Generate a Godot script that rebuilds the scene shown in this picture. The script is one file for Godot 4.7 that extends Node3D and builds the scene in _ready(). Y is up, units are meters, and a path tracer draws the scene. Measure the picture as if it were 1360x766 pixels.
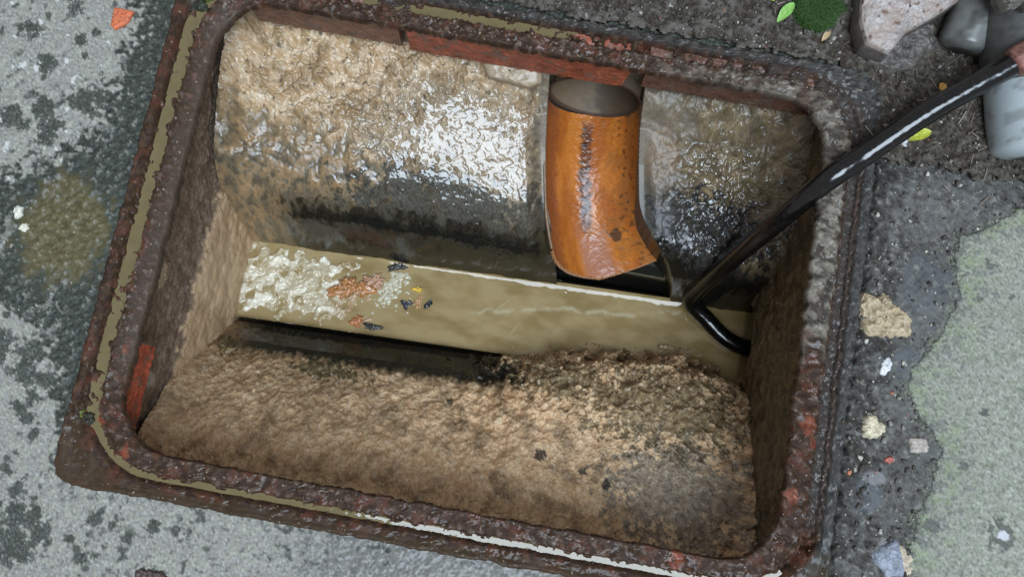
extends Node3D
# An open drain inspection chamber seen from above: rusty frame, mortar benchings, a clay branch channel, muddy water and a black hose.

var gp := Vector3.ZERO   # what a sheet function hands back for one vertex: place, colour, roughness
var gc := Color.WHITE
var gr := 0.5
var rough_image: Image
var rng := RandomNumberGenerator.new()

var n12 := noise(1, 12.0, 3)
var n40 := noise(2, 40.0, 3)
var n110 := noise(3, 110.0, 3)
var n300 := noise(4, 300.0, 2)
var n700 := noise(5, 700.0, 1)
var cells := cell(6, 85.0)
var cells_small := cell(7, 230.0)
var ridge := ridged(8, 55.0)


func noise(s: int, f: float, octaves: int) -> FastNoiseLite:
	var n := FastNoiseLite.new()
	n.noise_type = FastNoiseLite.TYPE_SIMPLEX_SMOOTH
	n.seed = s
	n.frequency = f
	n.fractal_type = FastNoiseLite.FRACTAL_FBM if octaves > 1 else FastNoiseLite.FRACTAL_NONE
	n.fractal_octaves = octaves
	return n


func cell(s: int, f: float) -> FastNoiseLite:
	var n := FastNoiseLite.new()
	n.noise_type = FastNoiseLite.TYPE_CELLULAR
	n.cellular_return_type = FastNoiseLite.RETURN_DISTANCE
	n.seed = s
	n.frequency = f
	n.fractal_type = FastNoiseLite.FRACTAL_NONE
	return n


func ridged(s: int, f: float) -> FastNoiseLite:
	var n := FastNoiseLite.new()
	n.noise_type = FastNoiseLite.TYPE_SIMPLEX_SMOOTH
	n.seed = s
	n.frequency = f
	n.fractal_type = FastNoiseLite.FRACTAL_RIDGED
	n.fractal_octaves = 3
	return n


# ---------------------------------------------------------------- meshes

func sheet(nx: int, nz: int, fill: Callable, keep = null, with_rough := false, closed := false) -> ArrayMesh:
	# a grid of vertices; fill(u, v) sets gp, gc and gr; keep(u, v) drops quads
	var count := nx * nz
	var pos := PackedVector3Array()
	var col := PackedColorArray()
	var uvs := PackedVector2Array()
	var nor := PackedVector3Array()
	pos.resize(count)
	col.resize(count)
	uvs.resize(count)
	nor.resize(count)
	var bytes := PackedByteArray()
	var used := PackedByteArray()
	used.resize(count)
	used.fill(1)
	if with_rough:
		bytes.resize(count)
	var k := 0
	for j in nz:
		var v := float(j) / (nz - 1)
		for i in nx:
			var u := float(i) / (nx - 1)
			if keep is PackedByteArray and keep[k] == 0 or keep is Callable and not keep.call(u, v):
				used[k] = 0
			else:
				fill.call(u, v)
				pos[k] = gp
				col[k] = gc
				if with_rough:
					bytes[k] = int(clampf(gr, 0.0, 1.0) * 255.0)
			uvs[k] = Vector2(u, v)
			k += 1
	var idx := PackedInt32Array()
	for j in nz - 1:
		for i in nx - 1:
			var a := j * nx + i
			if used[a] and used[a + 1] and used[a + nx] and used[a + nx + 1]:
				idx.append_array([a, a + 1, a + nx + 1, a, a + nx + 1, a + nx])
	for j in nz:
		for i in nx:
			k = j * nx + i
			if not used[k]:
				nor[k] = Vector3.UP
				continue
			var l := k - 1 if i > 0 else (k + nx - 2 if closed else k)
			var r := k + 1 if i < nx - 1 else (k - nx + 2 if closed else k)
			var b := k - nx if j > 0 else k
			var t := k + nx if j < nz - 1 else k
			if not used[l]: l = k
			if not used[r]: r = k
			if not used[b]: b = k
			if not used[t]: t = k
			var n := (pos[t] - pos[b]).cross(pos[r] - pos[l])
			nor[k] = n.normalized() if n.length_squared() > 1e-20 else Vector3.UP
	if with_rough:
		rough_image = Image.create_from_data(nx, nz, false, Image.FORMAT_L8, bytes)
	var arr := []
	arr.resize(Mesh.ARRAY_MAX)
	arr[Mesh.ARRAY_VERTEX] = pos
	arr[Mesh.ARRAY_NORMAL] = nor
	arr[Mesh.ARRAY_COLOR] = col
	arr[Mesh.ARRAY_TEX_UV] = uvs
	arr[Mesh.ARRAY_INDEX] = idx
	var m := ArrayMesh.new()
	if idx.size():
		m.add_surface_from_arrays(Mesh.PRIMITIVE_TRIANGLES, arr)
	return m


func tube(points: Array, radius: Callable, segs := 28, rings := 160, paint = null, caps := true) -> ArrayMesh:
	# a swept tube along a smooth curve; radius(t) in metres; closed round ends when caps
	var curve := Curve3D.new()
	curve.bake_interval = 0.001
	for i in points.size():
		var before: Vector3 = points[maxi(i - 1, 0)]
		var after: Vector3 = points[mini(i + 1, points.size() - 1)]
		var tangent := (after - before) / 6.0
		curve.add_point(points[i], -tangent, tangent)
	var length := curve.get_baked_length()
	var fill := func(u: float, v: float):
		var t := v
		var shrink := 1.0
		if caps:
			t = clampf((v - 0.06) / 0.88, 0.0, 1.0)
			if v < 0.06: shrink = sqrt(maxf(0.0, 1.0 - pow(1.0 - v / 0.06, 2.0)))
			if v > 0.94: shrink = sqrt(maxf(0.0, 1.0 - pow((v - 0.94) / 0.06, 2.0)))
		var p := curve.sample_baked(t * length, true)
		var q := curve.sample_baked(minf(t * length + 0.002, length), true)
		var o := curve.sample_baked(maxf(t * length - 0.002, 0.0), true)
		var d := (q - o).normalized()
		var side := d.cross(Vector3.UP).normalized()
		var up := side.cross(d)
		var a := -u * TAU
		var rr: float = radius.call(t)
		var along := 0.0
		if caps:
			if v < 0.06: along = -(1.0 - v / 0.06) * rr * 0.35
			if v > 0.94: along = (v - 0.94) / 0.06 * rr * 0.35
		gp = p + d * along + (side * cos(a) + up * sin(a)) * rr * shrink
		gc = Color.WHITE
		if paint != null: paint.call(gp, t, u)
	return sheet(segs + 1, rings, fill, null, false, true)


func poly_radius(poly: Array, a: float) -> float:
	var d := Vector2(cos(a), sin(a))
	var best := 0.001
	for i in poly.size():
		var hit = Geometry2D.segment_intersects_segment(Vector2.ZERO, d * 10.0, poly[i], poly[(i + 1) % poly.size()])
		if hit != null: best = maxf(best, (hit as Vector2).length())
	return best


func slab(radius: Callable, thick: float, bevel: float, bump: float, paint: Callable, seed_shift := 0.0, na := 72, nr := 26) -> ArrayMesh:
	# a flat-bottomed lump: a top face out to radius(angle), a worn edge, and sides down to -thick
	var fill := func(u: float, v: float):
		var a := u * TAU
		var r: float = radius.call(a)
		var top := v / 0.7
		var p: Vector3
		if top <= 1.0:
			var q := 1.0 - pow(1.0 - top, 1.3)
			var fall := bevel * pow(q, 8.0)
			p = Vector3(cos(a) * r * q, -fall, sin(a) * r * q)
		else:
			var w := (v - 0.7) / 0.3
			p = Vector3(cos(a) * r * (1.0 + 0.06 * sin(w * PI)), -bevel - (thick - bevel) * w, sin(a) * r * (1.0 + 0.06 * sin(w * PI)))
		var s := p + Vector3(seed_shift, seed_shift * 0.7, -seed_shift)
		var b := n110.get_noise_3dv(s) * 0.6 + n300.get_noise_3dv(s) * 0.35 + n40.get_noise_3dv(s) * 0.7
		gp = p + Vector3(p.x * 2.0, 1.0 if top <= 1.0 else 0.0, p.z * 2.0) * b * bump
		paint.call(gp, s)
	return sheet(na + 1, nr, fill, null, false, true)


func mesh_of(called: String, m: Mesh, material: Material, parent: Node = null) -> MeshInstance3D:
	var o := MeshInstance3D.new()
	o.name = called
	o.mesh = m
	o.material_override = material
	(parent if parent else self).add_child(o, true)
	return o


func thing(called: String, label: String, category: String, at := Vector3.ZERO, group := "") -> Node3D:
	var o := Node3D.new()
	o.name = called
	add_child(o, true)
	o.position = at
	tag(o, label, category, group)
	return o


func tag(o: Node, label: String, category: String, group := "", kind := "") -> void:
	o.set_meta("label", label)
	o.set_meta("category", category)
	if group: o.set_meta("group", group)
	if kind: o.set_meta("kind", kind)


func mat(rough: float, spec := 0.5, use_image := false) -> StandardMaterial3D:
	var m := StandardMaterial3D.new()
	m.vertex_color_use_as_albedo = true
	m.roughness = rough
	m.metallic_specular = spec
	if use_image:
		m.roughness = 1.0
		m.roughness_texture = ImageTexture.create_from_image(rough_image)
		m.texture_repeat = false
	return m


func plain(c: Color, rough: float, spec := 0.5) -> StandardMaterial3D:
	var m := StandardMaterial3D.new()
	m.albedo_color = c.linear_to_srgb()
	m.roughness = rough
	m.metallic_specular = spec
	return m


func grain(m: StandardMaterial3D, scale: float, height: float, s: int) -> StandardMaterial3D:
	# fine relief on all three planes
	var t := NoiseTexture2D.new()
	t.width = 512
	t.height = 512
	t.seamless = true
	var f := noise(s, 0.02, 4)
	t.noise = f
	m.heightmap_enabled = true
	m.heightmap_texture = t
	m.heightmap_scale = height
	m.uv1_triplanar = true
	m.uv1_world_triplanar = true
	m.uv1_scale = Vector3.ONE * scale
	return m


func blob(x: float, z: float, cx: float, cz: float, rx: float, rz: float, wob := 0.35) -> float:
	# 1 inside an ellipse whose outline wanders, 0 outside
	var dx := (x - cx) / rx
	var dz := (z - cz) / rz
	var q := dx * dx + dz * dz
	if q > 5.0: return 0.0
	return 1.0 - smoothstep(0.8, 1.15, sqrt(q) + n110.get_noise_2d(x, z) * wob + n300.get_noise_2d(x, z) * wob * 0.5 + n40.get_noise_2d(x + 3.0, z) * wob)


func box_round(x: float, z: float, hx: float, hz: float, r: float) -> float:
	# signed distance to a rounded rectangle
	var qx := absf(x) - hx + r
	var qz := absf(z) - hz + r
	return Vector2(maxf(qx, 0.0), maxf(qz, 0.0)).length() + minf(maxf(qx, qz), 0.0) - r


func pw(t: float, pts: Array) -> float:
	# a curve through (x, y) points
	if t <= pts[0].x: return pts[0].y
	for i in range(1, pts.size()):
		if t <= pts[i].x:
			return lerpf(pts[i - 1].y, pts[i].y, (t - pts[i - 1].x) / (pts[i].x - pts[i - 1].x))
	return pts[-1].y


# ---------------------------------------------------------------- the scene

const WATER := -0.25
const HX := 0.300
const HZ := 0.218

func _ready() -> void:
	rng.seed = 11
	var cam := Camera3D.new()
	cam.name = "camera"
	cam.transform = Transform3D(Basis(Vector3(0.98378, 0.02015, -0.17826), Vector3(-0.17905, 0.17241, -0.96862), Vector3(0.01122, 0.98482, 0.17322)), Vector3(0.0351859, 0.8179645, 0.1585115))
	cam.fov = 35.41
	cam.near = 0.02
	cam.far = 200.0
	add_child(cam)
	cam.current = true

	var sky := ProceduralSkyMaterial.new()
	sky.sky_top_color = Color(0.78, 0.78, 0.79)
	sky.sky_horizon_color = Color(0.76, 0.77, 0.77)
	sky.ground_bottom_color = Color(0.2, 0.2, 0.18)
	sky.ground_horizon_color = Color(0.4, 0.4, 0.38)
	sky.sky_energy_multiplier = 1.0
	var env := Environment.new()
	env.background_mode = Environment.BG_SKY
	env.sky = Sky.new()
	env.sky.sky_material = sky
	env.background_energy_multiplier = 0.21
	env.tonemap_mode = Environment.TONE_MAPPER_LINEAR
	env.tonemap_exposure = 2.55
	env.sdfgi_enabled = true
	env.ssao_enabled = true
	env.ssil_enabled = true
	var we := WorldEnvironment.new()
	we.name = "world_environment"
	we.environment = env
	add_child(we)
	var sun := DirectionalLight3D.new()
	sun.name = "sun_through_cloud"
	sun.light_energy = 0.5
	sun.light_color = Color(0.88, 0.94, 1.0)
	sun.light_angular_distance = 38.0
	sun.shadow_enabled = true
	add_child(sun)
	sun.look_at_from_position(Vector3(0.20, 0.90, 0.36), Vector3.ZERO, Vector3.RIGHT)

	ground()
	chamber()
	upper_benching()
	lower_benching()
	channel()
	frame()
	clay_bend()
	hose()
	scum()
	edge_things()
	stones()
	litter()


# ---------------------------------------------------------------- ground

var slab_edge := [Vector2(-0.16, 0.52), Vector2(-0.150, 0.488), Vector2(-0.122, 0.454), Vector2(-0.112, 0.432), Vector2(-0.088, 0.430), Vector2(-0.052, 0.436), Vector2(-0.018, 0.425), Vector2(0.014, 0.405), Vector2(0.036, 0.396), Vector2(0.058, 0.408), Vector2(0.072, 0.423), Vector2(0.088, 0.433), Vector2(0.122, 0.428), Vector2(0.154, 0.419), Vector2(0.181, 0.415), Vector2(0.40, 0.412)]

# dark lichen on the slabs: x, z, radius
var spots := [Vector3(-0.450, -0.121, 0.009), Vector3(-0.477, -0.151, 0.011), Vector3(-0.406, -0.091, 0.016), Vector3(-0.388, -0.095, 0.010), Vector3(-0.442, -0.077, 0.010), Vector3(-0.419, -0.089, 0.008), Vector3(-0.471, -0.064, 0.011), Vector3(-0.432, -0.056, 0.013), Vector3(-0.454, -0.056, 0.007), Vector3(-0.456, -0.090, 0.006), Vector3(-0.425, -0.150, 0.006), Vector3(-0.413, -0.160, 0.004), Vector3(-0.462, -0.166, 0.004), Vector3(-0.440, -0.180, 0.008), Vector3(-0.417, -0.134, 0.005),
	Vector3(-0.389, 0.152, 0.011), Vector3(-0.392, 0.166, 0.013), Vector3(-0.380, 0.208, 0.005), Vector3(-0.390, 0.200, 0.007), Vector3(-0.379, 0.188, 0.008), Vector3(-0.370, 0.173, 0.010), Vector3(-0.363, 0.294, 0.016), Vector3(-0.361, 0.313, 0.018), Vector3(-0.342, 0.303, 0.011), Vector3(-0.369, 0.220, 0.005), Vector3(-0.348, 0.286, 0.006), Vector3(-0.300, 0.318, 0.006), Vector3(-0.291, 0.312, 0.006), Vector3(-0.282, 0.284, 0.005), Vector3(-0.266, 0.293, 0.006), Vector3(-0.246, 0.280, 0.006), Vector3(-0.226, 0.281, 0.004), Vector3(-0.370, 0.270, 0.007), Vector3(-0.317, 0.302, 0.005), Vector3(-0.236, 0.320, 0.009), Vector3(-0.296, 0.282, 0.006), Vector3(-0.42, 0.15, 0.014),
	Vector3(0.494, 0.154, 0.012), Vector3(0.432, 0.158, 0.006), Vector3(0.461, -0.09, 0.005), Vector3(0.455, -0.055, 0.004), Vector3(0.485, -0.062, 0.004), Vector3(0.455, 0.10, 0.004), Vector3(0.47, 0.05, 0.004)]

func dark_band(x: float, z: float) -> float:
	# the black lichen and dirt beside the left side of the frame
	var w := pw(z, [Vector2(-0.26, 0.05), Vector2(-0.17, 0.035), Vector2(-0.10, 0.035), Vector2(-0.06, 0.045), Vector2(-0.02, 0.085), Vector2(0.01, 0.14), Vector2(0.10, 0.13), Vector2(0.125, 0.05), Vector2(0.17, 0.018), Vector2(0.21, 0.008), Vector2(0.23, -0.03)])
	var d := -0.345 - x + n40.get_noise_2d(x, z) * 0.030 + n110.get_noise_2d(x, z) * 0.018
	return (1.0 - smoothstep(w - 0.004, w + 0.004, d)) * smoothstep(0.235, 0.215, z + n110.get_noise_2d(x, z) * 0.01)


func region(x: float, z: float) -> int:
	# 0 paving, 1 mortar bed, 2 paving slab on the right, 3 soil
	var wob := n110.get_noise_2d(x, z) * 0.006 + n40.get_noise_2d(x, z) * 0.006
	if x > pw(z, slab_edge) + wob * 0.5 and z > -0.16: return 2
	if z < -0.262 + wob and x > -0.345 + wob: return 3
	if x > 0.300 and z < -0.175 + wob * 2.0: return 3
	if x > 0.325: return 1
	return 0


func ground_at(x: float, z: float, which: int) -> void:
	var a := n40.get_noise_2d(x, z)
	var b := n110.get_noise_2d(x, z)
	var c := n300.get_noise_2d(x, z)
	var e := n700.get_noise_2d(x, z)
	var y := 0.0
	var col: Color
	gr = 0.5
	if which == 0:
		y = -0.004 + a * 0.0007 + b * 0.0006 + c * 0.0004
		col = Color(0.255, 0.245, 0.210).lerp(Color(0.285, 0.28, 0.232), clampf(a * 1.5 + 0.4, 0.0, 1.0)).lerp(Color(0.30, 0.295, 0.28), clampf(-b * 1.6, 0.0, 0.8))
		col = col * (1.0 + 0.24 * c + 0.12 * b + 0.14 * e)
		if c > 0.40: col = col.lerp(Color(0.46, 0.455, 0.42), 0.5)
		if c < -0.42: col = col.lerp(Color(0.12, 0.12, 0.105), 0.5)
		if b > 0.42: col = col.lerp(Color(0.42, 0.41, 0.37), 0.5)
		if n40.get_noise_2d(x + 7.0, z) > 0.42 and b > 0.05 and z < 0.1: col = col.lerp(Color(0.62, 0.62, 0.60), 0.75)
		var fleck := n110.get_noise_2d(x + 9.0, z - 4.0) + n40.get_noise_2d(x - 2.0, z) * 0.5
		if z > 0.20: col = col.lerp(Color(0.095, 0.095, 0.088), smoothstep(0.40, 0.50, fleck) * 0.8)
		# wet, darker concrete along the lower side
		var damp := 0.0
		if z > 0.24:
			damp = smoothstep(-0.13, -0.09, x + a * 0.05 + b * 0.02)
			col = col.lerp(Color(0.15, 0.147, 0.138) * (1.0 + 0.5 * b + 0.4 * c), damp * 0.75)
		var dark := 0.0
		for s in spots:
			if absf(x - s.x) < s.z * 2.0 and absf(z - s.y) < s.z * 2.0:
				dark = maxf(dark, blob(x, z, s.x, s.y, s.z, s.z, 0.75))
		dark = dark * clampf(1.0 + 0.5 * b + 0.9 * c, 0.3, 1.0)
		var more := n110.get_noise_2d(x * 0.55 + 30.0, z * 0.55) + c * 0.15
		dark = maxf(dark, smoothstep(0.30, 0.36, more) * 0.85 * smoothstep(0.0, 0.25, n12.get_noise_2d(x + 7.0, z) + 0.15))
		var band := dark_band(x, z)
		if band > 0.0:
			var pale := smoothstep(0.24, 0.34, n40.get_noise_2d(x - 5.0, z + 2.0) + c * 0.15) * 0.5 * smoothstep(-0.365, -0.38, x)
			dark = maxf(dark, band * (0.97 - pale))
			y += band * (b * 0.0009 + c * 0.0005)
		col = col.lerp(Color(0.044, 0.050, 0.040) * (1.0 + 0.5 * c + 0.7 * b), clampf(dark, 0.0, 1.0))
		var ochre := blob(x, z, -0.392, 0.036, 0.042, 0.050, 0.35)
		if ochre > 0.0:
			col = col.lerp(Color(0.115, 0.096, 0.045) * (1.0 + 0.5 * b + 0.2 * c), ochre * 0.9)
			y += ochre * 0.0008
		if band > 0.3 and b > 0.46: col = col.lerp(Color(0.30, 0.29, 0.25), 0.5)
		gr = 0.6 - 0.12 * band - 0.34 * damp
	elif which == 1:
		y = -0.004 + a * 0.0018 + b * 0.0007 + c * 0.00045 + n12.get_noise_2d(x, z) * 0.003
		col = Color(0.094, 0.090, 0.081) * (1.0 + 0.6 * b + 0.5 * c + 0.4 * e + 0.6 * n12.get_noise_2d(x + 2.0, z))
		col = col.lerp(Color(0.13, 0.135, 0.13), clampf(a * 1.4, 0.0, 0.7))
		col = col.lerp(Color(0.115, 0.128, 0.138), 0.7 * maxf(maxf(blob(x, z, 0.369, 0.140, 0.016, 0.022, 0.4), blob(x, z, 0.405, -0.055, 0.025, 0.035, 0.5) * 0.6), blob(x, z, 0.40, 0.015, 0.02, 0.012, 0.5)))
		col = col.lerp(Color(0.22, 0.215, 0.215), 0.9 * maxf(blob(x, z, 0.377, 0.125, 0.012, 0.006, 0.3), blob(x, z, 0.396, 0.186, 0.010, 0.013, 0.4)))
		var near := smoothstep(0.385, 0.350, x + b * 0.02 + a * 0.03)
		col = col.lerp(Color(0.048, 0.042, 0.038) * (1.0 + 0.7 * b + 0.5 * c), near * 0.85)
		y -= smoothstep(0.352, 0.343, x + b * 0.004) * 0.006
		if b > 0.46: col = col.lerp(Color(0.24, 0.23, 0.21), 0.6)
		gr = 0.55
	elif which == 2:
		y = -0.002 + a * 0.0006 + b * 0.0006 + c * 0.0005
		col = Color(0.25, 0.262, 0.20).lerp(Color(0.29, 0.29, 0.24), clampf(0.5 + a * 1.5, 0.0, 1.0)) * (1.0 + 0.34 * c + 0.16 * b + 0.16 * e)
		var rim := 1.0 - smoothstep(0.0, 0.035, x - pw(z, slab_edge) + a * 0.02)
		col = col.lerp(Color(0.21, 0.28, 0.115), rim * 0.55 * clampf(0.6 + b * 2.0, 0.0, 1.0))
		if b > 0.34: col = col.lerp(Color(0.45, 0.46, 0.39), 0.45)
		if c < -0.40: col = col.lerp(Color(0.12, 0.13, 0.095), 0.55)
		col = col.lerp(Color(0.135, 0.138, 0.122) * (1.0 + 0.5 * c), 0.75 * smoothstep(0.05, 0.16, b + a * 0.6 - (x - pw(z, slab_edge)) * 11.0 + 0.10))
		if n110.get_noise_2d(x - 3.0, z) > 0.46: col = col.lerp(Color(0.12, 0.13, 0.10), 0.6)
		var dark := 0.0
		for s in spots:
			if absf(x - s.x) < s.z * 2.0 and absf(z - s.y) < s.z * 2.0:
				dark = maxf(dark, blob(x, z, s.x, s.y, s.z, s.z, 0.75))
		col = col.lerp(Color(0.08, 0.085, 0.075), dark * 0.8)
		col = col.lerp(Color(0.55, 0.55, 0.58), blob(x, z, 0.495, 0.154, 0.006, 0.004, 0.4))
		gr = 0.55
	else:
		var lump := 1.0 - cells.get_noise_2d(x, z)
		y = -0.001 + a * 0.0040 + b * 0.0020 + c * 0.0007 + lump * 0.0016 + (0.5 - cells_small.get_noise_2d(x, z)) * 0.0012 + smoothstep(-0.27, -0.36, z) * 0.004
		col = Color(0.050, 0.041, 0.032).lerp(Color(0.092, 0.079, 0.064), clampf(0.4 + b * 1.3 + a, 0.0, 1.0)) * (1.0 + 0.5 * c)
		if x < 0.30: col = col.lerp(Color(0.125, 0.115, 0.098), smoothstep(0.05, 0.35, a + b * 0.3) * 0.7)
		gr = 0.48
	gp = Vector3(x, y, z)
	gc = col
	gc.a = 1.0


func ground_mix(x: float, z: float, which: int) -> void:
	# the mortar laps over the edge of the right-hand slab, so the two run into each other
	if which == 1 or which == 2:
		var de := x - pw(z, slab_edge) - n110.get_noise_2d(x, z) * 0.003 - n40.get_noise_2d(x, z) * 0.003
		if absf(de) < 0.016:
			ground_at(x, z, 1)
			var y := gp.y
			var c := gc
			var r := gr
			ground_at(x, z, 2)
			var m := smoothstep(-0.008, 0.008, de + n300.get_noise_2d(x, z) * 0.006 + n110.get_noise_2d(x + 2.0, z) * 0.005)
			gp.y = lerpf(y, gp.y, m)
			gc = c.lerp(gc, m)
			gr = lerpf(r, gr, m)
			return
	ground_at(x, z, which)


func ground() -> void:
	var names := ["pavement", "mortar_bed", "paving_slab", "soil"]
	var about := ["pale grey concrete paving with dark lichen spots on the left of and below the frame", "dark grey rough mortar bed between the frame and the right-hand slab", "greenish grey concrete slab at the right edge", "dark wet soil along the top of the frame"]
	var kinds := ["paving", "mortar", "paving", "soil"]
	var x0 := -0.60
	var x1 := 0.62
	var z0 := -0.46
	var z1 := 0.40
	var nx := 980
	var nz := 690
	# which region each vertex of the grid lies in
	var lot := PackedByteArray()
	lot.resize(nx * nz)
	for j in nz:
		for i in nx:
			var x := lerpf(x0, x1, float(i) / (nx - 1))
			var z := lerpf(z0, z1, float(j) / (nz - 1))
			lot[j * nx + i] = 9 if box_round(x, z, 0.338, 0.252, 0.02) < 0.0 else region(x, z)
	for k in 4:
		var fill := func(u: float, v: float):
			ground_mix(lerpf(x0, x1, u), lerpf(z0, z1, v), k)
		var keep := PackedByteArray()
		keep.resize(nx * nz)
		for j in range(1, nz - 1):
			for i in range(1, nx - 1):
				var q := j * nx + i
				if lot[q] == k:
					keep[q] = 1
				elif lot[q] != 9 and (lot[q - 1] == k or lot[q + 1] == k or lot[q - nx] == k or lot[q + nx] == k or lot[q - nx - 1] == k or lot[q + nx + 1] == k or lot[q - nx + 1] == k or lot[q + nx - 1] == k):
					keep[q] = 1
		var m := sheet(nx, nz, fill, keep, true)
		var o := mesh_of(names[k], m, mat(0.5, [0.35, 0.25, 0.4, 0.25][k], true))
		tag(o, about[k], kinds[k], "", "structure")
	# the same ground, more coarsely, for a stretch beyond what the photograph shows
	var wx := 1.5
	var wz := 1.3
	var beyond := func(u: float, v: float):
		var x := lerpf(-wx, wx, u)
		var z := lerpf(-wz, wz, v)
		ground_mix(x, z, region(x, z))
		gp.y -= 0.006
	var outside := func(u: float, v: float) -> bool:
		var x := lerpf(-wx, wx, u)
		var z := lerpf(-wz, wz, v)
		return x < x0 + 0.012 or x > x1 - 0.012 or z < z0 + 0.012 or z > z1 - 0.012
	var wide := mesh_of("yard", sheet(280, 240, beyond, outside), mat(0.55, 0.35))
	tag(wide, "concrete, mortar and soil of the yard beyond the picture", "ground", "", "structure")
	var far := func(u: float, v: float):
		var a := u * TAU
		var r := pow(v, 3.0)
		var q := Vector2(cos(a), sin(a))
		var edge := 1.0 / maxf(absf(q.x) / 1.45, absf(q.y) / 1.25)
		var p := q * lerpf(edge, 60.0, r)
		gp = Vector3(p.x, -0.024, p.y)
		gc = Color(0.27, 0.28, 0.25) * (1.0 + 0.3 * n12.get_noise_2d(p.x * 0.3, p.y * 0.3))
		gc.a = 1.0
	var g := mesh_of("ground", sheet(97, 40, far, null, false, true), mat(0.7))
	tag(g, "plain grey ground reaching away beyond the paving", "ground", "", "structure")


# ---------------------------------------------------------------- chamber walls and bricks

func wall_x(y: float) -> float:
	# how far the left wall's smooth mortar fillet leans into the chamber at a height
	return lerpf(-0.319, -0.296, smoothstep(-0.06, -0.29, y))


func left_wall(u: float, v: float) -> void:
	var z := lerpf(0.26, -0.26, u)
	var y := lerpf(-0.012, -0.30, v)
	var a := n40.get_noise_2d(z, y)
	var b := n110.get_noise_2d(z, y)
	var c := n300.get_noise_2d(z, y)
	var trowel := n110.get_noise_2d(z * 0.12, y)
	var low := smoothstep(0.004, -0.004, y + 0.142 - 0.15 * minf(z, 0.0) + a * 0.012 + b * 0.006)
	var x := wall_x(y) + a * 0.0018 + b * 0.0014 * (1.0 - low) + c * 0.0004 * (1.0 - low * 0.8) + low * (0.004 + trowel * 0.0002 + n40.get_noise_2d(z * 0.2, y * 1.4 + 2.0) * 0.0007)
	var upper := Color(0.185, 0.130, 0.094).lerp(Color(0.25, 0.185, 0.135), clampf(b * 1.5 + 0.3, 0.0, 1.0)) * (1.0 + 0.45 * c + 0.3 * a)
	upper = upper.lerp(Color(0.115, 0.075, 0.056), smoothstep(0.05, 0.3, n40.get_noise_2d(z + 13.0, y * 0.8)) * 0.6)
	var grit := smoothstep(0.18, 0.32, n110.get_noise_2d(z + 4.0, y + 2.0) + c * 0.25) * smoothstep(-0.075, -0.05, y)
	upper = upper.lerp(Color(0.30, 0.22, 0.15), grit * 0.5)
	upper = upper.lerp(Color(0.42, 0.31, 0.21) * (1.0 + 0.5 * c), blob(z, y, 0.052, -0.062, 0.016, 0.014, 0.5))
	upper = upper.lerp(Color(0.40, 0.33, 0.26), maxf(blob(z, y, 0.155, -0.095, 0.008, 0.022, 0.4), blob(z, y, 0.125, -0.075, 0.010, 0.010, 0.5)) * 0.8)
	x += grit * 0.0012 + blob(z, y, 0.052, -0.062, 0.016, 0.014, 0.5) * 0.0025
	var lower := Color(0.58, 0.41, 0.25).lerp(Color(0.42, 0.285, 0.165), clampf(0.4 + trowel * 0.3 + n40.get_noise_2d(z * 0.35, y * 0.7 + 5.0) * 0.8 + a * 0.8, 0.0, 1.0)) * (1.0 + 0.12 * c)
	gp = Vector3(x, y, z)
	gc = upper.lerp(lower, low)
	gc.a = 1.0
	gr = lerpf(0.5, 0.34, low)


func right_wall(u: float, v: float) -> void:
	var z := lerpf(-0.26, 0.26, u)
	var y := lerpf(-0.012, -0.31, v)
	var a := n40.get_noise_2d(z + 3.0, y)
	var b := n110.get_noise_2d(z + 3.0, y)
	var c := n300.get_noise_2d(z + 3.0, y)
	var run := n110.get_noise_2d(z * 0.15 + 5.0, y)
	gp = Vector3(0.306 + a * 0.003 + b * 0.0013 + c * 0.0003 + run * 0.0006 - 0.004 * smoothstep(-0.02, -0.10, y), y, z)
	gc = (Color(0.12, 0.088, 0.048) * (1.0 + 0.6 * run + 0.4 * c)).lerp(Color(0.06, 0.048, 0.030), clampf(a * 2.0, 0.0, 1.0))
	gc.a = 1.0
	gr = 0.28


func end_wall(u: float, v: float, z: float, facing: float) -> void:
	var x := lerpf(-0.32, 0.32, u) * facing
	var y := lerpf(-0.012, -0.31, v)
	var a := n40.get_noise_2d(x, y + 9.0)
	var b := n110.get_noise_2d(x, y + 9.0)
	var c := n300.get_noise_2d(x, y + 9.0)
	gp = Vector3(x, y, z + facing * (a * 0.003 + b * 0.0016 + c * 0.0006))
	gc = Color(0.13, 0.105, 0.075) * (1.0 + 0.6 * b + 0.5 * c)
	gc.a = 1.0
	gr = 0.4


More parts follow.
